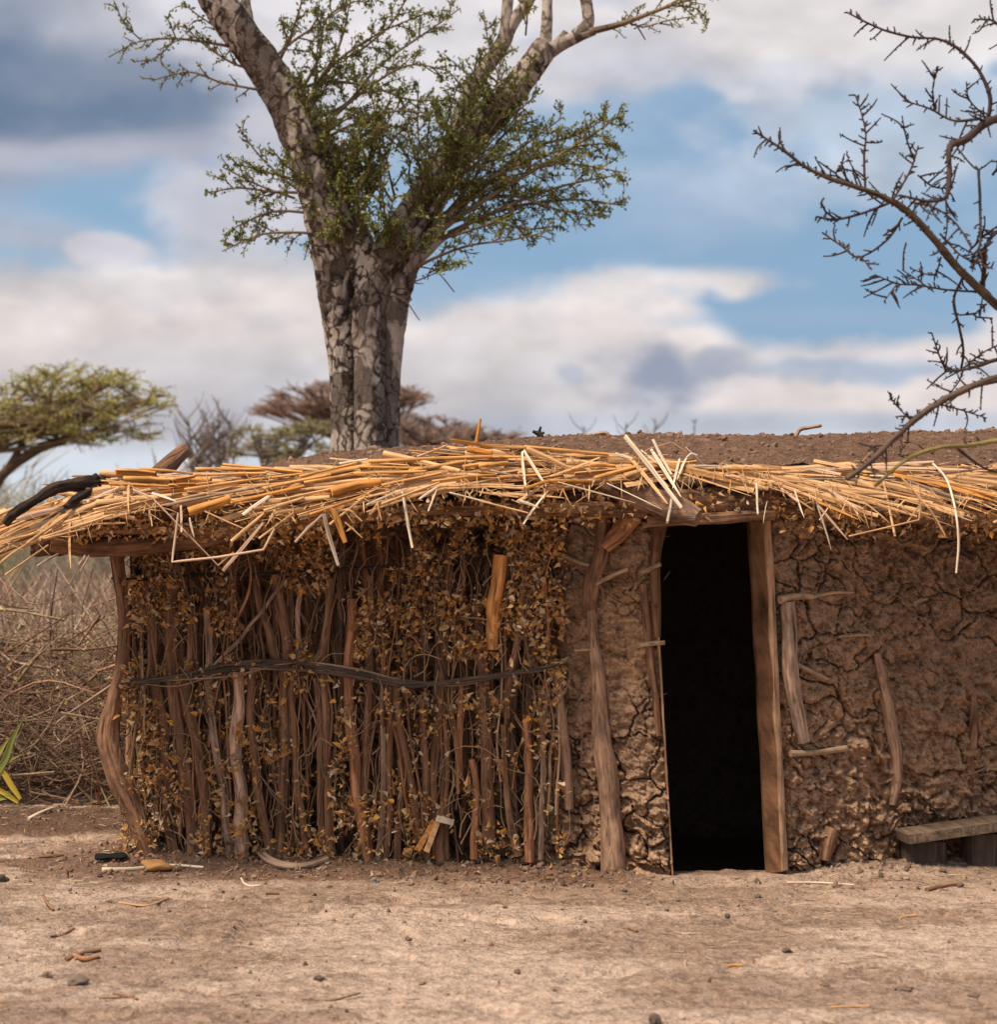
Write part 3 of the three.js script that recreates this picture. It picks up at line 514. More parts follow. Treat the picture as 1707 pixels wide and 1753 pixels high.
// thin twigs between the sticks: the largest as parts, the rest as one tangle
reseed(77);
const tangle = new MB();
for (let k = 0; k < 310; k++) {
  const fine = k >= 130, x = rr(206, 958), low = R() < 0.5, y1 = low ? rr(1280, 1478) : rr(1000, 1300), len = fine ? rr(50, 190) : rr(130, 420), y0 = Math.max(915, y1 - len), a = rr(-0.16, 0.16) + (R() < 0.15 ? rr(-0.7, 0.7) : 0), bend = rr(-22, 22), w = fine ? rr(1.5, 3) : rr(2.6, 6);
  const off = fine ? rr(0.0, 0.13) : rr(0.03, 0.12), h = y1 - y0, path = [[x, y1], [x - a * h * 0.2 + bend * 0.4 + rr(-5, 5), y1 - h * 0.2], [x - a * h * 0.4 + bend * 0.8 + rr(-6, 6), y1 - h * 0.42], [x - a * h * 0.62 + bend + rr(-7, 7), y1 - h * 0.63], [x - a * h * 0.82 + bend * 0.7 + rr(-7, 7), y1 - h * 0.82], [x - a * h + rr(-9, 9), y0]];
  if (fine) tangle.tube(path.map(([px, py]) => place(clamp(px, 200, 985), py, off)), [w, w * 0.95, w * 0.8, w * 0.7, w * 0.55, w * 0.4].map((v) => v * 0.5 * U(600)), { sides: 4, seg: 12, cap: false });
  else pole('twig', pick([M.twig, M.twigDark, M.brown, M.twigDark, M.brown, M.red]), off, path.map(([px, py]) => [clamp(px, 200, 985), py]), [w, w * 0.95, w * 0.9, w * 0.75, w * 0.6, w * 0.45], { sides: 6, seg: 16, knots: 0.3 });
}
for (let k = 0; k < 420; k++) {                                         // broken, kinked ends
  const x = rr(214, 955), y = rr(960, 1474), l = rr(14, 70), a = -Math.PI / 2 + gauss() * 0.9, off = rr(0.02, 0.15), w = rr(1.2, 3), k1 = a + rr(-0.6, 0.6), k2 = k1 + rr(-0.8, 0.8), q = [[x, y], [x + Math.cos(a) * l * 0.4, y + Math.sin(a) * l * 0.4], [x + Math.cos(a) * l * 0.4 + Math.cos(k1) * l * 0.35, y + Math.sin(a) * l * 0.4 + Math.sin(k1) * l * 0.35]];
  q.push([q[2][0] + Math.cos(k2) * l * 0.3, q[2][1] + Math.sin(k2) * l * 0.3]);
  tangle.tube(q.map(([px, py]) => place(clamp(px, 204, 985), Math.min(py, 1476), off)), [w, w * 0.9, w * 0.7, w * 0.4].map((v) => v * 0.5 * U(600)), { sides: 4, smooth: false, seg: 3, cap: false });
}
for (let k = 0; k < 26; k++) { const x = rr(220, 940), y = rr(1080, 1440), r = rr(20, 70), t0 = rr(0, 6.28), sp = rr(1, 2.6), off = rr(0.08, 0.15), pts = []; for (let i = 0; i < 5; i++) { const t = t0 + sp * i / 4; pts.push(place(clamp(x + r * Math.cos(t) + rr(-9, 9), 205, 975), Math.min(1476, y + r * 1.3 * Math.sin(t) + rr(-9, 9)), off + 0.01 * i)); } tangle.tube(pts, [rr(1.4, 2.6) * 0.5 * U(600)], { sides: 4, seg: 9, cap: false }); }
tangle.build('twig_tangle', wood([0.42, 0.27, 0.165]), HUT).userData.kind = 'stuff';
// dry leaves caught in the sticks and under the eave
{
  reseed(91); const ms = [], cs = [], hues = [[0.6, 0.31, 0.08], [0.68, 0.41, 0.16], [0.42, 0.21, 0.07], [0.66, 0.44, 0.22], [0.3, 0.15, 0.06], [0.68, 0.33, 0.06], [0.74, 0.56, 0.36], [0.5, 0.25, 0.07]];
  for (let k = 0; k < 40000 && ms.length < 17000; k++) {
    const x = rr(206, 968), y = rr(872, 1470), patch = fbm(x / 42, y / 58, 0, 4), d = lerp(1.0, 0.75, sst(960, 1260, y)) + 0.35 * sst(780, 960, x) * (1 - sst(1050, 1250, y)) + 0.3 * (1 - sst(225, 330, x));
    if (R() > d * sst(-0.2, 0.3, patch + (y < 960 ? 0.12 : 0))) continue;
    ms.push(placed(place(x, y, rr(-0.04, 0.165)), rr(0.011, 0.025) + (R() < 0.3 ? rr(0.004, 0.02) : 0))); cs.push(shade(pick(hues), 0.3));
  }
  for (let k = 0; k < 1900; k++) {                                      // litter under the reeds along the eave
    const x = R() < 0.35 ? rr(110, 560) : rr(560, 1720), over = x > 1110 && x < 1330, y = x < 560 ? lerp(872, 925, R()) : over ? rr(822, 886) : x > 1330 ? rr(838, 905 + 20 * R()) : rr(838, 900);
    ms.push(placed(P(x, y, rr(7.5, 7.72)), rr(0.014, 0.032))); cs.push(shade(pick(hues), 0.3));
  }
  const half = ms.map((_, i) => i % 3), part = (a, t) => a.filter((_, i) => half[i] === t);
  [curled, flatLeaf, leafGeometry(0.7, 1.5, 0.85)].forEach((g, t) => scatter('dry_leaves', g, dryLeaf, part(ms, t), part(cs, t), HUT));
}
// straw fibres in the mud
{
  reseed(17); const b = new MB();
  for (let k = 0; k < 420; k++) { const right = R() < 0.78, x = right ? rr(1.24, 2.35) : rr(0.28, 0.72), y = rr(0.03, 1.5), z = wallZ(x) + mudRelief(x, y) + 0.002, a = gauss() * 0.9 + (R() < 0.5 ? 1.57 : 0), l = rr(0.008, 0.03); b.tube([V(x - Math.cos(a) * l, y - Math.sin(a) * l, z), V(x, y, z + 0.006), V(x + Math.cos(a) * l, y + Math.sin(a) * l, z)], [0.0011], { sides: 3, seg: 3, cap: false }); }
  b.build('straw_fibres', M.tan, HUT).userData.kind = 'stuff';
}
// ---- reeds of the eave
function sweep(profile, rings) {                                        // unit reed along +x: profile of [y, z] points swept through rings of [x, scale, rise]
  const g = new MB(), n = profile.length;
  g.grid(n + 1, rings.length, (i, j) => { const [y, z] = profile[i % n], [x, s, d] = rings[j]; return [x, y * s + d, z * s, i / n * 0.22, x * 0.6]; });
  for (const end of [0, 1]) { const [x, s, d] = rings[end ? rings.length - 1 : 0], base = g.p.length / 3; for (const [y, z] of profile) g.v(x, y * s + d, z * s, 0.1, 0.1); for (let i = 1; i < n - 1; i++) end ? g.i.push(base, base + i, base + i + 1) : g.i.push(base, base + i + 1, base + i); }
  return g.geometry();
}
const round = (n) => Array.from({ length: n }, (_, i) => [Math.cos(i / n * 6.2832), Math.sin(i / n * 6.2832)]);
const halfPipe = (span) => { const o = []; for (let i = 0; i <= 5; i++) { const a = (i / 5 - 0.5) * span; o.push([Math.cos(a), Math.sin(a)]); } for (let i = 5; i >= 0; i--) { const a = (i / 5 - 0.5) * span; o.push([Math.cos(a) * 0.8, Math.sin(a) * 0.8]); } return o; };
const CANE = [sweep(round(7), [[0, 0.95, 0], [0.31, 1, 0], [0.33, 1.13, 0], [0.35, 1, 0], [1, 0.88, 0]]), sweep(round(7), [[0, 1, 0], [0.55, 0.97, 0.3], [0.6, 1.1, 0.3], [0.64, 0.95, 0.3], [1, 0.8, 0]]), sweep(round(6), [[0, 0.8, 0], [0.5, 1, -0.5], [1, 0.55, 0]])];
const SPLIT = [sweep(halfPipe(3.5), [[0, 1, 0], [0.5, 1.02, 0.2], [1, 0.85, 0]]), sweep(halfPipe(2.6), [[0, 0.9, 0], [0.4, 1, 0], [1, 0.7, 0.4]])];
const BLADE = [sweep([[0.28, 0], [0.1, 1], [-0.06, 1], [0.06, 0], [-0.06, -1], [0.1, -1]], [[0, 0.75, 0], [0.25, 1, 0.5], [0.7, 0.8, 0.4], [1, 0.22, -0.2]]), sweep([[0.14, 0], [0.05, 1], [-0.1, 1], [-0.04, 0], [-0.1, -1], [0.05, -1]], [[0, 0.9, 0], [0.4, 1, -0.6], [1, 0.7, 0]])];
const bandTop = table([0, 872], [100, 846], [190, 806], [300, 806], [400, 797], [500, 802], [600, 788], [700, 780], [800, 762], [900, 760], [1000, 768], [1100, 782], [1200, 793], [1300, 797], [1400, 794], [1500, 788], [1600, 790], [1707, 796]);
const bandLow = table([0, 945], [100, 918], [200, 880], [300, 868], [400, 874], [500, 880], [600, 872], [700, 852], [800, 838], [900, 850], [1000, 832], [1100, 818], [1200, 812], [1290, 818], [1400, 862], [1500, 880], [1600, 862], [1707, 850]);
const lipDepth = (px, py) => 7.64 - 0.25 * clamp((py - bandTop(px)) / 80);
const eave = (px, py, lift = 0) => P(px, py, lipDepth(px, py) - lift);
const X1 = V(1, 0, 0);
let nReed = 0;
const rest = new MB();
function reed(x0, y0, x1, y1, w, mat, kind = 'cane', lift = 0.02, name = 'reed') {
  const a = eave(x0, y0, lift + rr(-0.008, 0.008)), b = eave(x1, y1, lift + rr(-0.008, 0.008)), d = b.clone().sub(a), len = d.length(), r = w * (w > 12 ? 0.46 : 0.4) * 7.5 / F;
  const geo = pick({ cane: CANE, split: SPLIT, blade: BLADE }[kind]);
  const q = new THREE.Quaternion().setFromUnitVectors(X1, d.normalize()).multiply(new THREE.Quaternion().setFromAxisAngle(X1, kind === 'cane' ? R() * 6.28 : kind === 'split' ? pick([0.6, 1.2, -0.4, 2.2]) + rr(-0.4, 0.4) : rr(0.6, 2.2)));
  const m = new THREE.Matrix4().compose(a, q, V(len, r, r));
  if (nReed < 298) { const o = new THREE.Mesh(geo, mat); o.name = childName(HUT, name); m.setPosition(a.clone().sub(HUT.position)); m.decompose(o.position, o.quaternion, o.scale); o.castShadow = o.receiveShadow = true; HUT.add(o); nReed++; return o; }
  const g = geo.clone().applyMatrix4(m), base = rest.p.length / 3, p = g.attributes.position, u = g.attributes.uv; for (let i = 0; i < p.count; i++) rest.v(p.getX(i), p.getY(i), p.getZ(i), u.getX(i), u.getY(i)); for (const i of g.index.array) rest.i.push(base + i);
}
reseed(5);
const C = 'cane', H = 'split', B = 'blade';
const named = {
  gold: [[198, 809, 266, 813, 17, H], [211, 819, 289, 822, 11, C], [238, 802, 333, 811, 7, C], [334, 803, 453, 804, 9, C], [375, 812, 455, 810, 9, C], [381, 795, 518, 808, 7, C], [289, 822, 333, 817, 10, H], [315, 838, 520, 811, 7, C], [512, 816, 611, 793, 7, C], [631, 790, 842, 782, 10, C], [615, 799, 729, 801, 7, C], [606, 811, 729, 808, 9, H], [792, 799, 842, 793, 11, C], [653, 831, 756, 810, 7, C], [820, 783, 896, 782, 8, C], [820, 798, 870, 792, 9, C], [856, 816, 942, 811, 8, C], [898, 765, 1041, 778, 9, C], [1010, 796, 1054, 798, 9, C], [1018, 818, 1092, 798, 9, C], [1229, 803, 1355, 804, 7, B], [700, 806, 800, 790, 9, C], [450, 836, 566, 812, 8, C], [520, 826, 610, 812, 9, C], [740, 824, 850, 812, 8, C]],
  amber: [[566, 841, 652, 826, 19, C], [322, 876, 394, 854, 17, H], [571, 871, 592, 928, 14, H], [942, 823, 1012, 823, 8, C], [1400, 859, 1470, 889, 6, B], [289, 833, 334, 830, 11, H], [800, 769, 842, 776, 13, C], [1524, 807, 1707, 852, 9, B], [1530, 812, 1700, 846, 9, B], [1560, 815, 1707, 858, 8, B], [815, 757, 822, 717, 8, H], [187, 828, 289, 832, 9, H], [394, 861, 520, 832, 8, C], [530, 881, 632, 845, 7, C], [771, 753, 842, 765, 8, B], [895, 838, 960, 818, 8, C]],
  tan: [[331, 812, 375, 812, 9, C], [440, 832, 520, 822, 6, C], [451, 875, 520, 853, 9, H], [396, 927, 453, 880, 10, H], [443, 922, 502, 878, 5, C], [350, 875, 417, 905, 5, C], [480, 856, 568, 837, 7, C], [564, 898, 625, 850, 6, C], [653, 863, 752, 826, 6, C], [590, 894, 620, 921, 4, C], [820, 857, 904, 878, 4, C], [820, 842, 888, 851, 4, B], [885, 859, 930, 830, 7, B], [942, 815, 1027, 783, 6, B], [898, 766, 978, 802, 13, B], [1069, 814, 1118, 800, 11, C], [1079, 783, 1143, 862, 8, B], [1319, 823, 1408, 857, 6, B], [1400, 832, 1571, 884, 6, B], [1400, 830, 1530, 846, 6, B], [1479, 859, 1524, 895, 5, B], [1512, 817, 1533, 918, 6, C], [1544, 817, 1591, 870, 5, B], [1591, 870, 1619, 917, 7, C], [1553, 814, 1704, 841, 6, B], [1241, 813, 1340, 827, 6, B], [1580, 859, 1553, 895, 4, B], [714, 782, 766, 762, 5, C], [220, 826, 219, 874, 7, B], [119, 893, 120, 973, 8, B], [8, 984, 82, 933, 4, C], [0, 929, 57, 914, 6, C], [74, 922, 146, 905, 4, C], [70, 905, 103, 878, 5, B], [45, 930, 126, 874, 7, C], [-6, 968, 46, 930, 7, C]],
  pale: [[554, 879, 579, 968, 11, B], [415, 881, 474, 840, 8, B], [689, 841, 706, 938, 7, C], [718, 854, 752, 831, 5, B], [894, 773, 902, 848, 8, B], [897, 771, 935, 832, 7, B], [896, 897, 938, 840, 7, B], [890, 857, 923, 869, 6, B], [955, 825, 1088, 861, 3, B], [1039, 827, 1134, 872, 3, B], [1070, 746, 1167, 869, 11, B], [1115, 769, 1166, 850, 8, B], [1118, 752, 1150, 812, 7, B], [1141, 894, 1150, 845, 10, H], [1176, 783, 1159, 822, 6, B], [1164, 785, 1152, 836, 5, B], [1173, 799, 1243, 797, 6, B], [1174, 765, 1205, 795, 3, C], [1400, 866, 1424, 941, 5, B], [1361, 839, 1377, 886, 5, B], [227, 838, 263, 853, 7, B], [259, 844, 301, 858, 6, B], [581, 794, 630, 787, 7, H], [627, 864, 695, 835, 4, B], [769, 843, 842, 862, 4, C], [733, 875, 748, 837, 4, B], [324, 886, 332, 920, 5, B], [1296, 828, 1298, 880, 5, C], [1314, 858, 1307, 896, 4, B], [1490, 814, 1533, 816, 4, B], [148, 859, 205, 833, 6, B], [1054, 776, 1080, 784, 6, B], [1136, 800, 1098, 770, 5, B]],
  pink: [[27, 889, 110, 868, 13, B], [127, 861, 177, 849, 8, C], [505, 928, 552, 881, 7, C], [1400, 864, 1452, 924, 5, B], [1420, 838, 1472, 874, 5, B], [1338, 836, 1366, 858, 5, B], [1410, 806, 1480, 800, 7, B], [1480, 800, 1700, 806, 8, B], [1500, 795, 1600, 790, 7, B], [381, 977, 450, 895, 8, B], [309, 865, 310, 911, 5, B], [263, 855, 373, 968, 4, C], [1600, 812, 1700, 800, 7, B], [1380, 800, 1440, 812, 9, B]],
  grey: [[284, 865, 440, 834, 6, C], [63, 969, 99, 948, 6, C], [135, 967, 146, 951, 8, C], [137, 978, 152, 951, 4, C], [840, 805, 890, 818, 6, C]],
};
for (const [mat, rows] of Object.entries(named)) for (const [x0, y0, x1, y1, w, kind] of rows) reed(x0, y0, x1, y1, w, M[mat], kind, 0.035);
// snapped and drooping stalks, each of one bent piece
for (const [path, w, mat] of [[[[305, 878], [294, 962], [372, 954], [451, 941], [470, 905]], 4.4, M.pink], [[[1454, 918], [1510, 905], [1574, 890], [1577, 866]], 3.2, M.tan], [[[1598, 794], [1618, 815], [1630, 845], [1639, 890], [1642, 930], [1638, 981]], 4.2, M.pale], [[[1082, 786], [1112, 768], [1150, 757], [1176, 774]], 2.2, M.tan], [[[373, 968], [400, 945]], 2.4, M.tan], [[[1176, 783], [1184, 776], [1194, 780]], 4, M.pale]]) {
  const m = new MB().tube(path.map(([x, y]) => eave(x, y, 0.05)), [w * 0.5 * 7.5 / F], { sides: 6, seg: path.length > 4 ? 20 : path.length * 3, smooth: path.length > 5 }).build('bent_stalk', mat, HUT); if (w === 4.4) m.userData.label = 'snapped stalk hanging in an angle under the left eave'; if (w === 4.2) m.userData.label = 'long curved stalk hanging down at the right';
}
// the rest of the layer: reeds that follow the lie of their neighbours
const mats = [M.gold, M.tan, M.amber, M.gold, M.tan, M.amber, M.pink, M.grey, M.rust, M.rust, M.rust, M.pale];
for (let k = 0; k < 800; k++) {
  const x = R() < 0.2 ? rr(-60, 190) : rr(150, 1760), t = R(), top = bandTop(x), low = bandLow(x), y = lerp(top + 5, low, t);
  let a = x < 150 ? -22 : x < 760 ? lerp(1, -15, t) : x < 1000 ? lerp(3, -4, t) : x < 1180 ? lerp(2, -12, t) : lerp(0, 21, t);
  a = (a + gauss() * (x > 1180 ? 6 : 7) + (R() < 0.08 ? rr(-30, 30) : 0)) * Math.PI / 180;
  const len = (x > 1180 ? rr(90, 210) : rr(50, 170)) * 0.5, dx = Math.cos(a) * len, dy = Math.sin(a) * len, wide = R() < (x < 1180 ? 0.26 : 0.16), w = wide ? rr(8, 17) : rr(2, 7);
  if (x < 1180 && x + dx > 1205) continue;
  if (R() < 0.22) { const s = rr(1720, 2150) - x; reed(x - dx + s, Math.max(y - dy, bandTop(1707)), x + dx + s, Math.max(y + dy, bandTop(1707)), w, pick(mats), 'blade', rr(-0.045, 0.015)); }
  reed(x - dx, Math.max(y - dy, top), x + dx, Math.max(y + dy, top), w, t > 0.8 && R() < 0.4 ? M.rust : pick(mats), x > 1180 ? 'blade' : wide ? (R() < 0.6 ? 'split' : 'blade') : R() < 0.35 ? 'blade' : R() < 0.3 ? 'split' : 'cane', rr(-0.045, 0.015));
}
for (let k = 0; k < 90; k++) { const x = rr(-20, 1720), y = bandLow(x) - rr(0, 22), a = rr(0.5, 2.5), l = rr(12, 42); reed(x, y, x + Math.cos(a) * l, y + Math.sin(a) * l, rr(1.6, 4), pick([M.tan, M.pale, M.pink, M.rust]), 'blade', rr(-0.03, 0.03)); }
for (let k = 0; k < 340; k++) {                                         // frayed husks and broken fibres caught in the reeds
  const x = rr(-20, 1720), t = R(), y = lerp(bandTop(x), bandLow(x) + 8, t), a = gauss() * 0.7 + (R() < 0.4 ? 1.2 : 0), l = rr(8, 34), lift = rr(0.0, 0.05), q = [eave(x, y, lift), eave(x + Math.cos(a) * l * 0.5, y + Math.sin(a) * l * 0.5 + rr(-3, 3), lift + rr(0, 0.03)), eave(x + Math.cos(a) * l, y + Math.sin(a) * l + rr(-4, 6), lift + rr(-0.02, 0.03))];
  rest.tube(q, [rr(0.8, 2.2) * 0.5 * 7.5 / F, 0.0018, 0.0007], { sides: 4, seg: 6, cap: false, flat: rr(0.3, 1) });
}
if (rest.i.length) rest.build('reed_litter', M.tan, HUT).userData.kind = 'stuff';
// ---------------------------------------------------------------- the big tree behind the hut
const TREE_D = 11.3, TU = TREE_D / F;
const barkTex = std([1, 1, 1], { vertexColors: true, roughness: 0.92, bumpMap: rep(grainB, 5, 5), bumpScale: 0.008 });
function barkColour(k, darkness) {
  return (l, a, x, y, z) => {
    const v = l, wx = x * 15 + k + 1.5 * fbm(x * 11, v * 9, z * 9, 4), wy = v * 8 + 1.3 * fbm(x * 10 + 5, v * 12, z * 9, 4);
    const w = worley(wx, wy, 3), crack = (1 - sst(0.08, 0.32, w[1] - w[0])) * sst(-0.25, 0.1, fbm(x * 3 - k, v * 2.2, 0, 3) + darkness - 0.16), patch = sst(0.0, 0.16, fbm(x * 9 + k, v * 4.4, z * 9, 5) + 0.9 * darkness - 0.44 + 0.25 * (w[2] - 0.5)), ring = sst(0.3, 0.5, fbm(x * 3, v * 26 + k, 0, 2)) * 0.35, lichen = sst(0.0, 0.4, fbm(x * 7 - 3, v * 5 + k, z * 7, 3));
    const pale = [lerp(0.46, 0.62, lichen), lerp(0.37, 0.53, lichen), lerp(0.31, 0.46, lichen)], dark = [0.06, 0.04, 0.031], d = clamp(Math.max(crack * (0.5 + darkness), patch * 0.74, ring)), g = 1 + 0.25 * fbm(x * 45, y * 45, z * 45, 2);
    return [0, 1, 2].map((i) => lerp(pale[i], dark[i], d) * g);
  };
}
const TREE = thing('savanna_tree', 'tall forked tree with pale cracked bark and small green leaves behind the hut', 'tree', V(-0.8, 0, -TREE_D));
const tp = (x, y, d = 0) => P(x, y, TREE_D - d);
function limb(b, path, w, darkness, o = {}) {
  const k = R() * 40;
  return b.tube(path.map(([x, y, d = 0]) => tp(x, y, d)), w.map((v) => v * (o.fat ?? 0.42) * TU), { sides: o.sides ?? 56, seg: o.seg ?? 120, colour: barkColour(k, darkness), bump: (l, a) => 1 + 0.14 * fbm(Math.cos(a) * 1.6 + k, l * 3, Math.sin(a) * 1.6 + 4, 3) + 0.09 * fbm(Math.cos(a) * 6 + k, l * 16, Math.sin(a) * 6 + 4, 4) });
}
reseed(41);
{
  const b = new MB();
  limb(b, [[598, 1090], [594, 850], [590, 720], [586, 620], [578, 530], [572, 455], [566, 385, 0.04], [548, 310, 0.08], [520, 235, 0.1], [484, 165, 0.1], [452, 112, 0.1], [412, 58, 0.12], [372, 0, 0.14], [335, -60, 0.14]], [88, 60, 52, 52, 62, 76, 92, 92, 82, 74, 68, 66, 64, 62], 0.62, { sides: 110, seg: 620, fat: 0.46 });
  limb(b, [[640, 1090, 0.06], [636, 850, 0.06], [634, 740, 0.06], [632, 620, 0.06], [632, 540, 0.05], [648, 470, 0.03], [688, 400, 0], [732, 330, -0.03], [776, 270, -0.05], [830, 212, -0.06], [872, 165, -0.06], [908, 118, -0.06], [936, 78, -0.06]], [90, 64, 58, 56, 66, 72, 66, 60, 56, 54, 52, 50, 48], 0.55, { sides: 100, seg: 560, fat: 0.47 });
  limb(b, [[676, 1090, 0], [668, 850, 0], [667, 740, 0], [668, 640, 0], [672, 560, 0], [682, 490, 0], [706, 430, -0.02], [738, 362, -0.04]], [66, 40, 36, 38, 46, 54, 50, 40], 0.5, { sides: 72, seg: 400, fat: 0.48 });
  limb(b, [[650, 520, 0], [612, 440, 0], [590, 380, -0.02]], [60, 76, 66], 0.55, { sides: 100, seg: 110, fat: 0.5 });
  b.build('trunk', barkTex, TREE);
}
const limbs = [
  [[[700, 420, -0.05], [745, 320, -0.06], [790, 200, -0.08], [812, 145, -0.08], [846, 95, -0.08], [866, 62, -0.08], [868, 20, -0.08], [872, -50, -0.08]], [46, 40, 36, 34, 33, 32, 24, 22], 0.3],
  [[[862, 68, -0.08], [880, 36, -0.08], [900, 8, -0.08], [925, -40, -0.08]], [28, 26, 25, 23], 0.3],
  [[[932, 90, -0.06], [936, 50, -0.06], [937, 10, -0.05], [938, -50, -0.05]], [28, 23, 21, 20], 0.35],
  [[[925, 96, -0.06], [960, 76, -0.04], [990, 62, -0.03], [1018, 52, -0.03]], [36, 28, 24, 18], 0.35],
  [[[985, 60, -0.03], [1006, 42, -0.03], [1006, 15, -0.03], [994, -40, -0.03]], [24, 26, 24, 22], 0.3],
  [[[946, 84, -0.06], [962, 66, -0.05], [970, 56, -0.05]], [22, 20, 16], 0.5],
  [[[606, 528, 0.09], [636, 478, 0.11], [690, 424, 0.1], [730, 376, 0.1], [760, 330, 0.1]], [26, 24, 22, 18, 12], 0.55],
  [[[556, 536, 0.06], [584, 508, 0.1], [592, 480, 0.11], [596, 464, 0.11]], [20, 15, 10, 7], 0.8],
  [[[676, 500, 0.04], [700, 460, 0.05], [730, 432, 0.05], [762, 404, 0.03], [800, 388, 0]], [32, 24, 22, 16, 9], 0.25],
  [[[412, 80, 0.1], [424, 40, 0.08], [420, 0, 0.06], [425, -40, 0.06]], [26, 24, 20, 18], 0.35],
];
for (const [path, w, dk] of limbs) limb(new MB(), path, w, dk, { sides: 26, seg: 50 }).build('limb', barkTex, TREE);
// boughs that carry the leaves
const twigMat = wood([0.27, 0.18, 0.125]), leafM = [], leafC = [], fineTwigs = new MB();
const greens = [[0.21, 0.255, 0.036], [0.28, 0.305, 0.042], [0.15, 0.2, 0.034], [0.33, 0.335, 0.05], [0.18, 0.22, 0.05], [0.3, 0.21, 0.05]];
function leafAt(p) { leafM.push(placed(p, rr(0.02, 0.039))); leafC.push(shade(pick(greens), 0.28)); }
function leafy(pts, from, gap, n) { const cv = new THREE.CatmullRomCurve3(pts, false, 'centripetal'), L = cv.getLength(); for (let s = from * L; s < L; s += gap * TU * rr(0.6, 1.4)) { const p = cv.getPoint(clamp(s / L)); for (let k = 0; k < n; k++) leafAt(p.clone().add(V(gauss(), gauss(), gauss()).multiplyScalar(3.4 * TU))); } }
function sprig(a, dir, len, w, level, gap, n) {
  const side = V(gauss(), gauss(), gauss()).cross(dir).normalize(), b = a.clone().addScaledVector(dir, len * 0.5).addScaledVector(side, len * rr(-0.12, 0.12)), c = a.clone().addScaledVector(dir, len).addScaledVector(side, len * rr(-0.2, 0.25)).add(V(0, len * rr(-0.12, 0.1), 0));
  fineTwigs.tube([a, b, c], [w * 0.5 * TU, w * 0.4 * TU, w * 0.22 * TU], { sides: 4, seg: 4, cap: false });
  leafy([a, b, c], 0.12, gap, n);
  if (level > 0) for (let k = 0, m = 2 + Math.floor(R() * 3); k < m; k++) { const t = rr(0.25, 0.85), p = t < 0.5 ? a.clone().lerp(b, t * 2) : b.clone().lerp(c, t * 2 - 1), d = dir.clone().applyAxisAngle(V(gauss(), gauss(), gauss() * 2).normalize(), rr(0.45, 1.1) * (R() < 0.5 ? -1 : 1)); sprig(p, d.normalize(), len * rr(0.35, 0.6), w * 0.7, level - 1, gap, n); }
}
function bough(path, w, o = {}) {
  const dz = o.dz ?? rr(-0.35, 0.45), pts = path.map(([x, y], i) => tp(x, y, 0.05 + dz * i / (path.length - 1))), cv = new THREE.CatmullRomCurve3(pts, false, 'centripetal'), L = cv.getLength();
  new MB().tube(pts, pts.map((_, i) => lerp(w, 2, i / (pts.length - 1)) * 0.5 * TU), { sides: 6, seg: path.length * 5 }).build('branch', twigMat, TREE);
  if (o.bare) return;
  leafy(pts, o.from ?? 0.3, o.gap ?? 5, o.n ?? 2);
  const step = o.step ?? 20;
  for (let s = L * (o.from ?? 0.22); s < L * 0.98; s += step * TU * rr(0.6, 1.4)) { const t = s / L, dir = cv.getTangent(t).applyAxisAngle(V(gauss() * 0.6, gauss() * 0.6, 1).normalize(), rr(0.4, 1.0) * (R() < 0.5 ? -1 : 1)).normalize(); sprig(cv.getPoint(t), dir, lerp(o.long ?? 62, 24, t) * rr(0.6, 1.25) * TU, 2.6, o.level ?? 1, o.gap ?? 5.5, o.n ?? 2); }
}
reseed(61);
const sparse = { gap: 4.2, n: 2, long: 34, step: 22, level: 0, dz: 0.1 };
bough([[432, 92], [402, 82], [350, 72], [290, 66], [235, 72], [185, 98]], 7, { ...sparse, long: 44 }); bough([[240, 68], [212, 40], [196, 4]], 3, sparse); bough([[300, 66], [275, 92], [240, 112]], 3, sparse); bough([[468, 158], [432, 152], [375, 140], [330, 124], [300, 127], [258, 138]], 5, { ...sparse, gap: 6 });
bough([[440, 120], [402, 110], [360, 84], [330, 60], [315, 40]], 5, { ...sparse, gap: 6 }); bough([[415, 72], [392, 60], [350, 34], [310, 4]], 4, sparse); bough([[300, 64], [290, 40], [284, 28]], 3, sparse);
bough([[522, 335], [478, 300], [440, 262], [404, 212]], 5, sparse); bough([[525, 330], [465, 328], [410, 322], [352, 330]], 6, { ...sparse, long: 60, level: 1 }); bough([[505, 340], [440, 316], [384, 288]], 5, { ...sparse, long: 48 }); bough([[538, 365], [470, 362], [420, 380], [388, 398]], 6, { ...sparse, long: 52, level: 1 }); bough([[548, 400], [500, 398], [445, 402], [380, 430]], 6, { ...sparse, long: 50, level: 1 }); bough([[560, 408], [530, 412], [522, 442]], 3, sparse);
const mid = { gap: 5, n: 2, long: 66, step: 22, level: 1 };
bough([[520, 205], [540, 150], [580, 80], [602, -10]], 9, mid); bough([[525, 208], [590, 180], [650, 112], [735, 52], [788, 14]], 8, mid); bough([[520, 200], [560, 122], [640, 62], [740, 18]], 7, mid); bough([[535, 235], [615, 162], [700, 112], [772, 122]], 7, mid); bough([[470, 120], [498, 60], [520, -10]], 7, mid); bough([[455, 112], [500, 72], [548, 40], [600, 6]], 6, mid); bough([[490, 160], [560, 140], [640, 150], [700, 170], [772, 172]], 7, mid); bough([[540, 245], [600, 215], [680, 190], [760, 200]], 6, mid); bough([[500, 180], [545, 100], [560, 30], [640, -10]], 7, mid); bough([[600, 100], [670, 40], [700, -10]], 5, mid);
const fan = { gap: 5, n: 2, long: 66, step: 18, level: 1 };
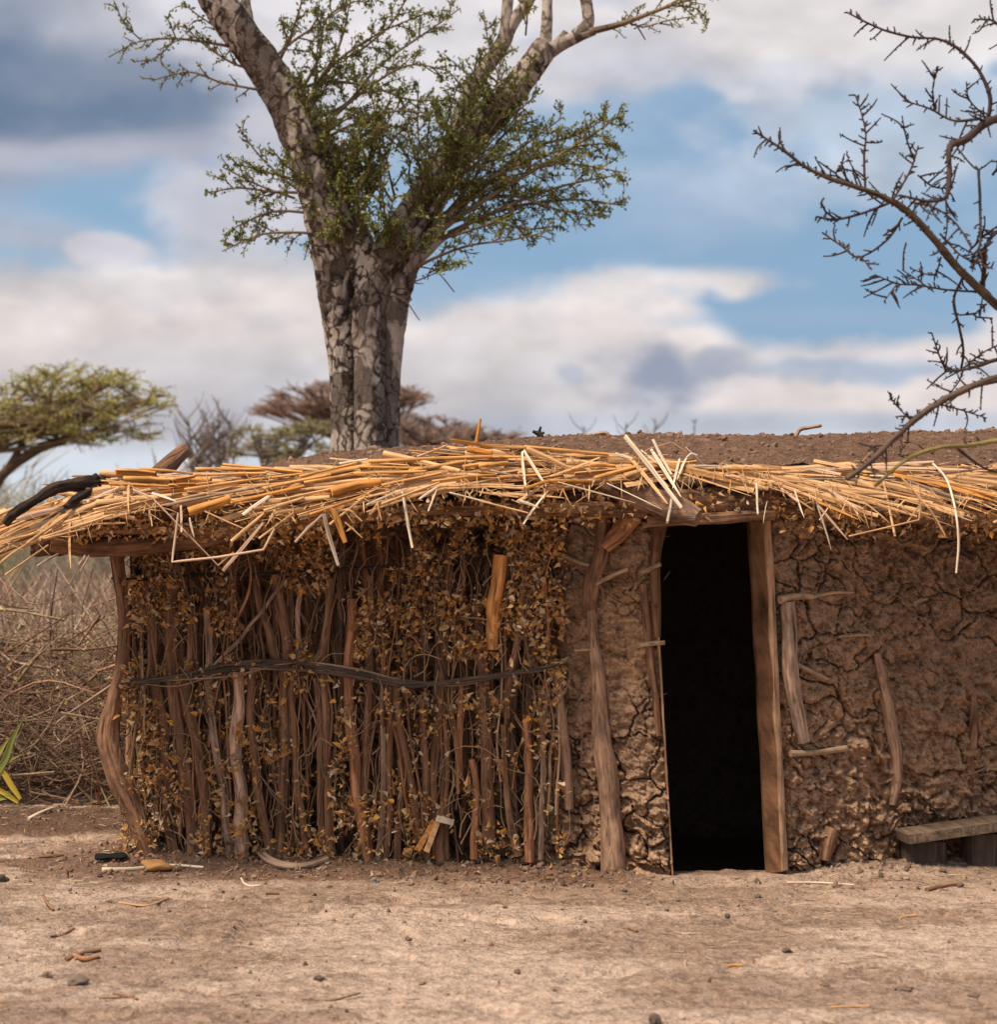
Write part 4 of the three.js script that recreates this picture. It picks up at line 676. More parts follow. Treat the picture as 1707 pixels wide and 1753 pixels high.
bough([[704, 448], [762, 390], [850, 330], [950, 270], [1030, 220], [1068, 190]], 11, fan); bough([[722, 430], [800, 345], [900, 258], [990, 230], [1040, 200]], 10, fan); bough([[742, 412], [830, 370], [950, 322], [1064, 298]], 10, fan); bough([[742, 414], [850, 362], [975, 342], [1072, 352]], 9, fan); bough([[704, 462], [748, 440], [805, 420], [880, 410], [946, 394]], 7, { ...fan, long: 40, gap: 7, n: 1 }); bough([[732, 402], [800, 322], [868, 226], [922, 204]], 9, fan); bough([[726, 402], [810, 372], [900, 392], [960, 386]], 7, fan); bough([[740, 392], [850, 300], [960, 280], [1074, 296]], 7, fan); bough([[760, 380], [860, 335], [960, 360], [1036, 372]], 7, fan); bough([[736, 380], [790, 300], [880, 260], [965, 200]], 7, fan); bough([[752, 372], [870, 290], [990, 250], [1050, 245]], 7, fan);
for (let k = 0; k < 42; k++) {                                          // sprays off the two big limbs into the gap between them
  const left = R() < 0.5, t = R(), x = left ? lerp(505, 590, t) : lerp(880, 720, t), y = left ? lerp(190, 420, t) : lerp(160, 410, t), a = -Math.PI / 2 + (left ? rr(-0.4, 1.2) : rr(-1.1, 0.9)), l = rr(70, 170);
  bough([[x, y], [x + Math.cos(a) * l * 0.5 + rr(-10, 10), y + Math.sin(a) * l * 0.5 + rr(-8, 8)], [x + Math.cos(a) * l, y + Math.sin(a) * l]], 4, { gap: 5, n: 2, long: 46, step: 21, level: 1, dz: rr(-0.2, 0.5), from: 0.12 });
}
for (let k = 0; k < 20; k++) {                                          // the thick middle
  const x = rr(560, 760), y = lerp(440, 330, R()), a = -Math.PI / 2 + (x - 660) / 150 + rr(-0.9, 0.9), l = rr(130, 250), ex = x + Math.cos(a) * l, ey = y + Math.sin(a) * l * 0.95;
  bough([[x, y], [lerp(x, ex, 0.5) + rr(-14, 14), lerp(y, ey, 0.5) + rr(-12, 12)], [ex, ey]], 5, { gap: 5.5, n: 2, long: 62, step: 24, level: 1, dz: rr(-0.3, 0.7), from: 0.12 });
}
for (let k = 0; k < 11; k++) { const x = rr(555, 735), y = rr(400, 470), a = -Math.PI / 2 + (x - 645) / 75 + rr(-0.5, 0.5), l = rr(60, 125); bough([[x, y], [x + Math.cos(a) * l * 0.5, y + Math.sin(a) * l * 0.5 + rr(-6, 10)], [x + Math.cos(a) * l, y + Math.sin(a) * l + rr(0, 24)]], 3, { gap: 6, n: 2, long: 44, step: 22, level: 1, dz: 0.45, from: 0.2 }); }
for (const [x, y] of [[800, 190], [830, 160], [850, 140], [820, 230], [780, 215], [880, 200], [560, 300], [520, 250], [900, 60], [700, 300], [560, 350], [600, 300]]) bough([[x, y], [x + rr(-30, 30), y - rr(20, 40)], [x + rr(-50, 50), y - rr(40, 80)]], 4, { gap: 5, n: 2, long: 40, step: 18, level: 0, dz: 0.25 });
bough([[1010, 54], [1060, 42], [1110, 24], [1165, 4], [1225, -8]], 13, { gap: 6, n: 2, long: 46, step: 20, level: 0, dz: 0.1, from: 0.15 }); bough([[1075, 38], [1100, 46], [1140, 36], [1190, 28]], 3, { ...sparse, gap: 7 }); bough([[1088, 40], [1098, 56], [1105, 68]], 3, { bare: true }); bough([[1150, 10], [1190, 14], [1212, 34]], 3, sparse); bough([[1130, 16], [1180, -8], [1230, -20]], 4, sparse);
bough([[600, 470], [640, 440], [660, 400]], 4, { ...mid, long: 40 }); bough([[560, 470], [575, 440], [610, 420]], 4, { ...mid, long: 40 });
bough([[690, 490], [730, 474], [768, 458]], 3, { ...sparse, long: 20, gap: 9, n: 1 }); bough([[716, 456], [746, 464], [778, 500]], 3, { bare: true }); bough([[655, 505], [690, 512], [718, 548]], 3, { bare: true }); bough([[685, 512], [704, 514], [702, 508]], 2, { bare: true });
// the rest of the crown, above the picture: it shades the stem
{
  for (const [path, w] of [[[[335, -60, 0.14], [250, -240, 0.3], [140, -420, 0.4]], 52], [[[870, -50, -0.08], [840, -250, 0.1], [760, -430, 0.3]], 24], [[[994, -40, 0], [1080, -240, 0.2], [1200, -400, 0.2]], 24], [[[425, -40, 0.06], [470, -260, 0], [520, -460, 0]], 20]]) limb(new MB(), path, [w, w * 0.7, w * 0.3], 0.3, { sides: 16, seg: 24 }).build('limb', barkTex, TREE);
  for (let k = 0; k < 150; k++) {
    const c = V(-1.9 + gauss() * 1.7, 0, -10.75 + gauss() * 0.8); c.y = Math.max(5.15, 5.9 + gauss() * 0.6); c.z = Math.min(c.z, -9.7);
    for (let q = 0; q < 24; q++) { leafM.push(placed(c.clone().add(V(gauss() * 0.3, gauss() * 0.12, gauss() * 0.3)), rr(0.05, 0.085))); leafC.push(shade(pick(greens), 0.28)); }
    if (k % 3 === 0) fineTwigs.tube([c.clone().add(V(rr(-0.4, 0.4), -0.05, rr(-0.4, 0.4))), c, c.clone().add(V(rr(-0.5, 0.5), 0.1, rr(-0.5, 0.5)))], [0.012, 0.008, 0.004], { sides: 4, seg: 4, cap: false });
  }
}
fineTwigs.build('twigs', twigMat, TREE).userData.kind = 'stuff';
scatter('foliage', tinyLeaf, greenLeaf, leafM, leafC, TREE);

// ---------------------------------------------------------------- the bare thorn tree that reaches in from the right
const THORN_D = 6.1, HU = THORN_D / F;
const THORN = thing('thorn_tree', 'bare dark thorny branches reaching in from the right in front of the hut', 'tree', V(2.75, 0, -THORN_D));
const thornBark = wood([0.085, 0.055, 0.048]), thornPale = wood([0.2, 0.16, 0.145]), thornGreen = wood([0.26, 0.2, 0.075]);
const hp = (x, y, d = 0) => P(x, y, THORN_D - d);
function thornBranch(path, w, o = {}) {
  const dz = o.dz ?? rr(-0.15, 0.2), pts = path.map(([x, y], i) => hp(x, y, (o.z ?? 0) + dz * i / Math.max(1, path.length - 1))), k = R() * 60;
  const m = new MB().tube(pts, pts.map((_, i) => lerp(w[0], w[1] ?? w[0], i / (pts.length - 1)) * 0.42 * HU), { sides: 12, seg: path.length * 14, bump: (l, a) => 1 + 0.5 * fbm(l * 26 + k, Math.cos(a) * 1.5, Math.sin(a) * 1.5, 3) + 0.35 * sst(0.55, 0.8, Math.sin(l * 95 + k) * vn(l * 22, k)) }).build('branch', o.mat ?? thornBark, THORN);
  if (o.label) m.userData.label = o.label;
  const cv = new THREE.CatmullRomCurve3(pts, false, 'centripetal'), L = cv.getLength(), b = new MB();
  for (let s = L * (o.from ?? 0.06); s < L; s += (o.step ?? 7) * HU * rr(0.3, 1.9)) {
    const t = s / L, p = cv.getPoint(t), d = cv.getTangent(t).applyAxisAngle(V(gauss() * 0.4, gauss() * 0.4, 1).normalize(), rr(0.6, 1.35) * (R() < 0.5 ? -1 : 1)), len = (R() < 0.27 ? rr(18, 54) : rr(4, 14)) * HU * (o.spurs ?? 1);
    const q = p.clone().addScaledVector(d, len * 0.55).add(V(gauss(), gauss(), gauss()).multiplyScalar(len * 0.09)), e = p.clone().addScaledVector(d, len).add(V(gauss(), gauss(), gauss()).multiplyScalar(len * 0.14));
    b.tube([p, q, e], [1.9 * HU, 1.5 * HU, 1.1 * HU], { sides: 5, seg: 4 });
    for (let n = Math.floor(len / HU / 8); n > 0; n--) { const c = p.clone().lerp(e, rr(0.3, 1)); b.tube([c, c.clone().add(V(gauss(), gauss(), gauss()).multiplyScalar(4.2 * HU))], [1.5 * HU, 0.5 * HU], { sides: 4, smooth: false, seg: 1 }); }
  }
  if (b.i.length) { b.build('thorn_spurs', o.spurMat ?? thornBark, m).userData.kind = 'stuff'; }
}
reseed(73);
new MB().tube([V(2.85, -0.1, -6.1), V(2.72, 0.45, -6.15), V(2.66, 1.1, -6.08), V(2.42, 1.7, -6.12), V(2.36, 2.3, -6.04), V(2.2, 2.8, -6.1), V(2.22, 3.3, -6.1)], [0.1, 0.075, 0.07, 0.055, 0.042, 0.03, 0.012], { sides: 14, seg: 60, bump: (l, a) => 1 + 0.2 * fbm(l * 8, Math.cos(a), Math.sin(a), 3) }).build('trunk', thornBark, THORN);
thornBranch([[2060, 760], [1860, 610], [1707, 522], [1682, 498], [1640, 458], [1592, 400], [1548, 357], [1510, 336], [1460, 318], [1420, 305], [1380, 286], [1340, 256], [1290, 223]], [22, 4], { dz: 0.1, mat: wood([0.1, 0.066, 0.042]), from: 0.3 });
thornBranch([[2000, 300], [1780, 190], [1707, 204], [1690, 209], [1652, 240], [1628, 250], [1626, 300], [1619, 338], [1590, 344], [1540, 334]], [24, 4], { from: 0.25 });
thornBranch([[1692, 205], [1696, 168], [1676, 120], [1642, 84], [1610, 68], [1560, 63], [1510, 50], [1450, 21]], [9, 3.5]);
thornBranch([[1676, 204], [1632, 206], [1592, 186], [1546, 172]], [6, 3]); thornBranch([[1600, 188], [1598, 150], [1606, 118]], [4, 2.5]); thornBranch([[1688, 200], [1660, 170], [1655, 140]], [4, 2.5]);
thornBranch([[1800, 60], [1724, 60], [1702, 36], [1668, 33]], [6, 4]); thornBranch([[1640, 254], [1660, 278], [1676, 290], [1700, 274]], [4, 2.5], { step: 20 }); thornBranch([[1676, 290], [1679, 360], [1678, 420], [1665, 440]], [6, 5], { step: 22, spurs: 0.6 });
thornBranch([[1870, 330], [1707, 398], [1684, 430], [1662, 458]], [9, 5]); thornBranch([[1683, 492], [1686, 455], [1688, 418]], [11, 7], { spurs: 0.5 }); thornBranch([[1690, 500], [1620, 496], [1572, 488], [1538, 486], [1498, 470]], [5, 2.5]); thornBranch([[1536, 487], [1526, 500], [1514, 516]], [3, 2]);
thornBranch([[1560, 346], [1602, 356], [1640, 386], [1664, 424]], [5, 3]); thornBranch([[1546, 372], [1520, 410], [1470, 440], [1440, 420], [1408, 398]], [5, 3]); thornBranch([[1530, 345], [1480, 364], [1430, 376], [1398, 371]], [6, 4]); thornBranch([[1432, 375], [1414, 362], [1406, 346]], [4, 3]); thornBranch([[1470, 438], [1482, 448], [1490, 460]], [3, 2]);
thornBranch([[1652, 470], [1634, 512], [1643, 560], [1650, 600], [1646, 634]], [6, 5], { step: 20 }); thornBranch([[1800, 600], [1707, 616], [1680, 625], [1645, 634], [1618, 636]], [10, 5]); thornBranch([[1620, 636], [1608, 606], [1596, 570]], [4, 3]); thornBranch([[1650, 630], [1690, 600], [1740, 580]], [4, 3]);
thornBranch([[2060, 620], [1860, 606], [1707, 648], [1680, 656], [1640, 672], [1600, 694], [1565, 720], [1530, 752], [1496, 785], [1450, 820]], [16, 11], { mat: wood([0.13, 0.085, 0.065]), from: 0.3, dz: 0.12, label: 'thick brownish lower branch tapering to a grey broken end' });
thornBranch([[2000, 760], [1850, 735], [1707, 755], [1652, 763], [1610, 766], [1570, 778], [1540, 796], [1498, 832]], [11, 7], { mat: thornGreen, from: 0.35, step: 26, spurs: 0.5, dz: 0.1, label: 'lowest branch with yellow green bark' });
thornBranch([[1640, 768], [1680, 798], [1712, 810], [1760, 815]], [6, 4], { step: 18, spurs: 0.6 }); thornBranch([[1482, 324], [1480, 270], [1483, 232], [1476, 196], [1465, 163]], [5, 2.5]); thornBranch([[1530, 342], [1560, 290], [1573, 250]], [5, 3]); thornBranch([[1566, 275], [1552, 235], [1545, 198]], [4, 2.5]); thornBranch([[1460, 316], [1432, 296], [1455, 270]], [3, 2]); thornBranch([[1572, 300], [1600, 320], [1632, 322]], [4, 3]); thornBranch([[1620, 340], [1622, 390], [1615, 430]], [4, 3]);
thornBranch([[1610, 400], [1650, 440], [1700, 460]], [4, 3]); thornBranch([[1660, 430], [1690, 400], [1720, 380]], [5, 3]); thornBranch([[1600, 690], [1640, 700], [1690, 716]], [4, 2.5]); thornBranch([[1560, 720], [1532, 690], [1524, 676]], [3, 2]); thornBranch([[1690, 520], [1670, 540], [1700, 545]], [4, 3]); thornBranch([[1600, 500], [1570, 478], [1545, 462]], [3, 2]); thornBranch([[1700, 300], [1730, 250], [1707, 200]], [5, 4]); thornBranch([[1612, 440], [1600, 470], [1560, 460]], [3.5, 2.5]);
// ---------------------------------------------------------------- trees and brush behind
function spreadTree(name, label, o) {                                   // flat-topped savanna tree: stems, crown clumps of twigs with leaves
  const D = o.depth, u = D / F, g = thing(name, label, o.category ?? 'tree', P(o.foot[0], HORIZON + EYE * F / D, D), o.group), base = g.position.clone();
  const stems = o.stems.map(([path, w]) => { const pts = path.map(([x, y, d = 0]) => P(x, y, D - d)); const k = R() * 50; new MB().tube(pts, w.map((v) => v * 0.5 * u), { sides: 9, seg: path.length * 7, bump: (l, a) => 1 + 0.18 * fbm(l * 2.5 + k, Math.cos(a), Math.sin(a), 2) }).build('trunk', o.bark, g); return new THREE.CatmullRomCurve3(pts, false, 'centripetal'); });
  const tw = new MB(), lm = [], lc = [];
  for (let k = 0; k < o.clumps; k++) {
    const e = o.crown[Math.floor(R() * o.crown.length)], a = R() * 6.2832, r = Math.sqrt(R()), x = e[0] + Math.cos(a) * r * e[2], y = e[1] + Math.sin(a) * r * e[3] + 0.35 * e[3] * ((x - e[0]) / e[2]) ** 2, c = P(x, y, D + rr(-1, 1) * e[2] * u * 0.8);
    const st = pick(stems), s = st.getPoint(rr(0.55, 1)), mid = s.clone().lerp(c, 0.5).add(V(0, -0.04 * s.distanceTo(c) + gauss() * 0.05, 0));
    tw.tube([s, mid, c], [2.2 * u * (o.twig ?? 1), 1.5 * u * (o.twig ?? 1), 0.6 * u], { sides: 4, seg: 5, cap: false });
    for (let n = 0; n < o.sub; n++) {
      const d = V(gauss() * 1.3, gauss() * 0.55 + 0.12, gauss() * 1.3).multiplyScalar(o.size * u), p = c.clone().add(d);
      tw.tube([c.clone().lerp(mid, rr(0, 0.4)), c.clone().addScaledVector(d, 0.5).add(V(0, 0.05 * d.length(), 0)), p], [1.1 * u * (o.twig ?? 1), 0.8 * u, 0.4 * u], { sides: 3, seg: 3, cap: false });
      for (let q = 0; q < o.leaves; q++) { lm.push(placed(c.clone().lerp(p, rr(0.2, 1.1)).add(V(gauss(), gauss() * 0.7, gauss()).multiplyScalar(5 * u)), rr(0.6, 1.3) * o.leaf)); lc.push(shade(pick(o.hues), 0.25)); }
    }
  }
  tw.build('twigs', o.twigMat, g).userData.kind = 'stuff';
  if (lm.length) scatter('crown', tinyLeaf, thinLeaf, lm, lc, g);
  return g;
}
reseed(101);
const farBark = wood([0.15, 0.095, 0.065]), mauve = wood([0.33, 0.215, 0.165]), hazyBark = wood([0.3, 0.225, 0.18]);  // mauve and grey twig barks are paled to stand for distance haze
const acaciaHues = [[0.58, 0.58, 0.09], [0.7, 0.66, 0.12], [0.46, 0.5, 0.1], [0.58, 0.43, 0.17], [0.44, 0.34, 0.14]];
spreadTree('acacia_tree', 'leaning acacia with yellow green crown at the left beyond the hut', { depth: 26, foot: [-70, 0], bark: farBark, twigMat: wood([0.3, 0.22, 0.13]), stems: [[[[-70, 1100], [-40, 930], [0, 818], [60, 772], [110, 752], [150, 715], [200, 694], [270, 690]], [26, 24, 19, 17, 15, 13, 9, 5]], [[[-20, 850], [20, 790], [50, 742], [100, 700], [140, 670]], [14, 12, 11, 8, 5]], [[[-50, 960], [-60, 850], [-20, 760], [-10, 700]], [20, 15, 11, 6]]],
  crown: [[130, 672, 150, 40], [40, 690, 160, 48], [200, 690, 95, 40], [-90, 690, 120, 50], [140, 650, 110, 22], [0, 730, 90, 30], [150, 738, 120, 26]], clumps: 165, sub: 8, size: 22, leaves: 9, leaf: 0.05, hues: acaciaHues });
spreadTree('umbrella_tree', 'leafless mauve brown umbrella tree far behind the pale trunk', { depth: 42, foot: [660, 0], bark: farBark, twigMat: mauve, twig: 1.5, stems: [[[[650, 1040], [645, 860], [600, 770], [560, 722], [520, 690]], [12, 11, 9, 7, 4]], [[[650, 900], [660, 790], [690, 720]], [10, 8, 4]]],
  crown: [[545, 680, 95, 18], [510, 700, 75, 14], [600, 664, 80, 16], [690, 680, 45, 14]], clumps: 120, sub: 12, size: 17, leaves: 3, leaf: 0.07, hues: [[0.42, 0.27, 0.2], [0.48, 0.32, 0.23], [0.34, 0.22, 0.17]] });
spreadTree('bare_thicket_tree', 'low leafless grey brown tree right of the pale trunk above the roof', { depth: 36, foot: [760, 0], bark: farBark, twigMat: mauve, twig: 1.4, stems: [[[[760, 1060], [750, 860], [740, 780], [720, 740]], [12, 10, 7, 4]], [[[760, 900], [790, 800], [830, 760]], [10, 7, 4]]],
  crown: [[740, 742, 70, 26], [790, 748, 80, 18], [700, 735, 40, 25], [850, 754, 60, 10]], clumps: 110, sub: 12, size: 16, leaves: 3, leaf: 0.065, hues: [[0.38, 0.26, 0.2], [0.42, 0.31, 0.23], [0.32, 0.24, 0.18]] });
spreadTree('feathery_acacia', 'thin layered acacia with pale green tufts left of the trunk', { depth: 34, foot: [470, 0], bark: farBark, twigMat: hazyBark, stems: [[[[470, 1070], [465, 900], [450, 800], [430, 745]], [9, 8, 6, 3]], [[[468, 900], [500, 800], [535, 742]], [7, 5, 3]]],
  crown: [[450, 742, 75, 9], [530, 732, 50, 10], [430, 772, 70, 9], [520, 770, 70, 8], [470, 795, 70, 10]], clumps: 64, sub: 8, size: 15, leaves: 6, leaf: 0.075, hues: [[0.4, 0.4, 0.12], [0.34, 0.34, 0.11], [0.42, 0.35, 0.17]] });
for (const [x, y0, D, label] of [[345, 690, 30, 'thin bare shrub with upright twigs between the two acacias'], [378, 682, 32, 'taller thin bare shrub just right of the first']]) {
  const u = D / F, g = thing('bare_shrub', label, 'shrub', P(x, HORIZON + EYE * F / D, D), 'bare shrubs between the acacias'), b = new MB();
  for (let k = 0; k < 8; k++) { const a = rr(-30, 30), top = y0 + rr(0, 70) + Math.abs(a) * 0.8; const m = new MB().tube([P(x, HORIZON + EYE * F / D, D), P(x + a * 0.35, 880, D), P(x + a * 0.7, lerp(880, top, 0.55), D + rr(-0.4, 0.4)), P(x + a, top, D + rr(-0.5, 0.5))], [4 * u, 3 * u, 2 * u, 0.8 * u], { sides: 5, seg: 12 }).build('stem', hazyBark, g); for (let n = 0; n < 16; n++) { const t = rr(0.4, 1), px = x + a * lerp(0.35, 1, t), py = lerp(880, top, t), s = R() < 0.5 ? -1 : 1, l = rr(14, 42); b.tube([P(px, py, D), P(px + s * l * 0.5, py - l * 0.6, D + rr(-0.2, 0.2)), P(px + s * l * 0.7, py - l * 1.2, D + rr(-0.3, 0.3))], [1.1 * u, 0.8 * u, 0.4 * u], { sides: 3, seg: 4, cap: false }); } }
  b.build('twigs', hazyBark, g).userData.kind = 'stuff';
}
// thin saplings on the skyline over the roof
for (const [x, y, arms, label] of [[1190, 716, 0, 'single upright bare sapling on the skyline over the door'], [1072, 722, 3, 'forked bare sapling on the skyline left of the single one'], [1122, 716, 4, 'wide forked bare sapling on the skyline over the pier'], [1000, 730, 2, 'small faint sapling on the skyline right of the black root']]) {
  const D = 30, u = D / F, g = thing('bare_sapling', label, 'sapling', P(x, HORIZON + EYE * F / D, D), 'saplings on the skyline');
  new MB().tube([P(x, HORIZON + EYE * F / D, D), P(x + 2, 860, D), P(x - 1, 760, D), P(x, y, D)], [3.4 * u, 2.6 * u, 1.5 * u, 0.6 * u], { sides: 5, seg: 14 }).build('stem', farBark, g);
  for (let k = 0; k < arms + 5; k++) { const t = rr(0, 0.9), py = lerp(y + 4, 760, t), s = k % 2 ? 1 : -1, l = arms && k < arms ? rr(22, 36) : rr(3, 8); new MB().tube([P(x, py, D), P(x + s * l * 0.5, py - l * 0.4, D), P(x + s * l * 0.8, py - l, D)], [0.8 * u, 0.6 * u, 0.3 * u], { sides: 4, seg: 4 }).build('twig', farBark, g); }
}
// dry scrub that closes the view on the left
{
  reseed(111); const blade = new MB(), gs = [];
  blade.tube([V(0, 0, 0), V(0.05, 0.35, 0.02), V(0.16, 0.7, 0.03), V(0.36, 1, 0.05)], [0.012, 0.011, 0.009, 0.003], { sides: 3, seg: 5, cap: false });
  const g = blade.geometry(), ms = [], cs = [], hues = [[0.44, 0.29, 0.215], [0.5, 0.34, 0.26], [0.36, 0.235, 0.17], [0.52, 0.38, 0.27], [0.33, 0.26, 0.15]];
  for (let k = 0; k < 15000; k++) { const z = -rr(12.5, 34), spread = -z * 0.3, x = rr(-1.15, 0.12) * spread * 1.25 - 0.6, s = rr(0.45, 1.15) * (1 + 0.25 * fbm(x, z)); E.set(gauss() * 0.5, R() * 6.28, gauss() * 0.5); ms.push(new THREE.Matrix4().compose(V(x, groundHeight(x, z) - 0.02, z), Q.setFromEuler(E), V(s, s, s))); cs.push(shade(pick(hues), 0.25)); }
  scatter('dry_scrub', g, std([1, 1, 1]), ms, cs).userData.label = 'pinkish dry scrub far off behind the brush heap';
}
{ // leafless thicket along the skyline, its grey paled to stand for haze
  reseed(117); const b = new MB(), ms = [], cs = [];
  for (let s = 0; s < 3; s++) { const a = s * 2.1 + 0.4; b.tube([V(0, 0, 0), V(Math.cos(a) * 0.06, 0.4, Math.sin(a) * 0.06), V(Math.cos(a) * 0.2, 0.95, Math.sin(a) * 0.2)], [0.0075, 0.005, 0.002], { sides: 3, seg: 4, cap: false }); for (let q = 0; q < 9; q++) { const t = rr(0.3, 0.95), c = a + rr(-1.6, 1.6), l = rr(0.08, 0.28), p = V(Math.cos(a) * 0.2 * t * t, 0.95 * t, Math.sin(a) * 0.2 * t * t); b.tube([p, p.clone().add(V(Math.cos(c) * l * 0.5, l * 0.4, Math.sin(c) * l * 0.5)), p.clone().add(V(Math.cos(c) * l, l * rr(0.3, 1), Math.sin(c) * l))], [0.004, 0.0028, 0.0014], { sides: 3, seg: 3, cap: false }); } }
  const g = b.geometry();
  for (let k = 0; k < 300; k++) { const D = rr(26, 40), px = rr(-260, 640), x = (px - CX) / F * D, s = rr(1.9, 3.7) * (0.8 + 0.35 * fbm(px / 70, 3)) * (px > 330 ? 0.86 : 1); E.set(gauss() * 0.15, R() * 6.28, gauss() * 0.15); ms.push(new THREE.Matrix4().compose(V(x, groundHeight(x, -D), -D), Q.setFromEuler(E), V(s, s, s))); cs.push(shade(pick([[0.42, 0.34, 0.29], [0.5, 0.4, 0.34], [0.36, 0.3, 0.22], [0.4, 0.38, 0.2]]), 0.2)); }
  scatter('leafless_thicket', g, std([1, 1, 1]), ms, cs).userData.label = 'pale grey leafless thicket along the skyline at left';
}
// brush heap left of the hut
{
  reseed(121);
  const heap = thing('brush_heap', 'tangled grey brown heap of dry thorn brush beside the left end of the hut', 'brush', V(-2.6, 0, -10.4)), mats = [wood([0.4, 0.26, 0.18]), wood([0.5, 0.35, 0.26]), wood([0.22, 0.13, 0.09]), wood([0.36, 0.26, 0.15]), wood([0.38, 0.2, 0.135])];
  const hTop = (x) => 1.02 + 0.12 * Math.sin(x * 3.1) - 0.5 * sst(-1.9, -1.55, x);
  const arc = (b, lo, hi, len, w, dense) => { const x = rr(-4.3, -1.72), z = rr(-11.2, -9.75), front = sst(-11.2, -9.75, z), y = rr(lo, hi) * hTop(x) * (1 - 0.45 * front * front), a = R() * 6.28, e = dense ? rr(-0.7, 0.7) : rr(-0.6, 0.9), d = V(Math.cos(a) * Math.cos(e), Math.sin(e), Math.sin(a) * Math.cos(e) * 0.7), bend = V(gauss(), gauss() - 0.5, gauss() * 0.6).multiplyScalar(len * 0.3), p = V(x, y, z), pts = [p.clone().addScaledVector(d, -len / 2).addScaledVector(bend, -0.4), p.clone().addScaledVector(bend, 0.35), p.clone().addScaledVector(d, len / 2).addScaledVector(bend, -0.4)]; pts.forEach((q) => { q.y = Math.max(q.y, 0.02); q.x = Math.min(q.x, -1.64 - 0.03 * R()); }); b.tube(pts, [w, w * 0.85, w * 0.4], { sides: 4, seg: 7, cap: false }); };
  for (let k = 0; k < 210; k++) { const b = new MB(); arc(b, 0.05, 1.15, rr(0.5, 1.3), rr(0.005, 0.012)); b.build('stem', pick(mats), heap); }
  { const b = new MB(); for (let k = 0; k < 900; k++) arc(b, 0, 0.62, rr(0.2, 0.7), rr(0.002, 0.005), true); b.build('twig_tangle', wood([0.13, 0.085, 0.065]), heap).userData.kind = 'stuff'; }  // darker low twigs put the shade inside the heap into their colour
  for (const m of mats) { const b = new MB(); for (let k = 0; k < 520; k++) arc(b, 0.0, R() < 0.4 ? 1.25 : 0.9, rr(0.25, 0.8), rr(0.0018, 0.0042), true); b.build('twig_tangle', m, heap).userData.kind = 'stuff'; }
  const ms = [], cs = []; for (let k = 0; k < 1500; k++) { const x = rr(-4, -1.72); ms.push(placed(V(x, rr(0.02, 1.1) * hTop(x), rr(-11.2, -9.8)), rr(0.015, 0.035))); cs.push(shade(pick([[0.4, 0.25, 0.1], [0.5, 0.35, 0.16], [0.3, 0.2, 0.1], [0.25, 0.24, 0.07]]), 0.3)); }
  scatter('dry_leaves', curled, dryLeaf, ms, cs, heap);
}
// sword-leaved plant at the left edge
{
  reseed(131);
  const g = thing('sword_leaf_plant', 'green and yellow sword-leaved plant at the left edge before the brush heap', 'plant', V(-2.62, 0, -9.6));
  const blade = (path, w, mat, label) => { const pts = path.map(([x, y, d = 0]) => P(x, y, 9.55 - d)), cv = new THREE.CatmullRomCurve3(pts), b = new MB(), n = 16; b.grid(7, n, (i, j) => { const t = j / (n - 1), p = cv.getPoint(t), tg = cv.getTangent(t), sd = V(-tg.y, tg.x, 0).normalize(), s = [-1, -0.5, 0, 0.5, 1, 0, -1][i], hw = w * 0.36 * 9.5 / F * Math.min(1, (1 - t) * 2.2 + 0.06) * (0.6 + 0.4 * Math.min(1, t * 4)); return [p.x + sd.x * s * hw, p.y + sd.y * s * hw, p.z - Math.abs(s) * -0.3 * hw - (i >= 5 ? 0.004 : 0), s * hw, t * 0.6]; }); const m = b.build('leaf', mat, g); if (label) m.userData.label = label; };
  const green = std([0.17, 0.19, 0.05], { roughness: 0.5 }), yellow = std([0.55, 0.4, 0.06], { roughness: 0.5 }), lime = std([0.3, 0.28, 0.07], { roughness: 0.5 });
  blade([[-30, 1372], [-10, 1330], [8, 1300], [22, 1262], [40, 1228]], 17, green); blade([[-40, 1370], [-26, 1320], [-4, 1290], [16, 1262]], 18, lime); blade([[34, 1368], [18, 1345], [4, 1322], [-20, 1300]], 16, yellow, 'yellowed leaf bent to the ground'); blade([[30, 1374], [6, 1358], [-20, 1345], [-50, 1330]], 15, yellow, 'second yellow leaf lying flat'); blade([[-20, 1376], [4, 1365], [26, 1366]], 12, lime);
  blade([[-60, 1370], [-55, 1300], [-66, 1240]], 18, green); blade([[-50, 1372], [-30, 1300], [-36, 1220]], 16, green); blade([[-20, 1370], [4, 1310], [40, 1290]], 10, lime); blade([[-80, 1370], [-100, 1300], [-130, 1270]], 17, green);
}
// ---------------------------------------------------------------- things on the ground and the roof
const gp = (px, py) => { let z = EYE * F / (py - HORIZON), x = (px - CX) / F * z; for (let k = 0; k < 5; k++) { const h = groundHeight(x, -z); z = (EYE - h) * F / (py - HORIZON); x = (px - CX) / F * z; } return V(x, groundHeight(x, -z), -z); };
{ // bench
  const bench = thing('low_bench', 'low weathered plank bench on wooden blocks by the mud wall', 'bench', V(2.1, 0, -7.95));
  const top = P(1548, 1422, 7.86), a = V(top.x + 0.62, top.y + 0.05, -7.93);
  new MB().box(a, 1.26, 0.042, 0.19, new THREE.Matrix4().makeRotationZ(0.12).multiply(new THREE.Matrix4().makeRotationY(0.1)), 0.03).build('plank', M.greyPlank, bench);
  const leg = (px, w, d) => { const p = P(px, 1440, 7.9), h = a.y - 0.03 + (p.x - a.x) * 0.12; new MB().box(V(p.x, h / 2 - 0.005, -7.93), w, h, d, new THREE.Matrix4().makeRotationY(0.15), 0.05).build('support_block', wood([0.12, 0.085, 0.066]), bench); };
  leg(1584, 0.17, 0.13); leg(1694, 0.2, 0.13); leg(1990, 0.18, 0.13);
}
reseed(141);
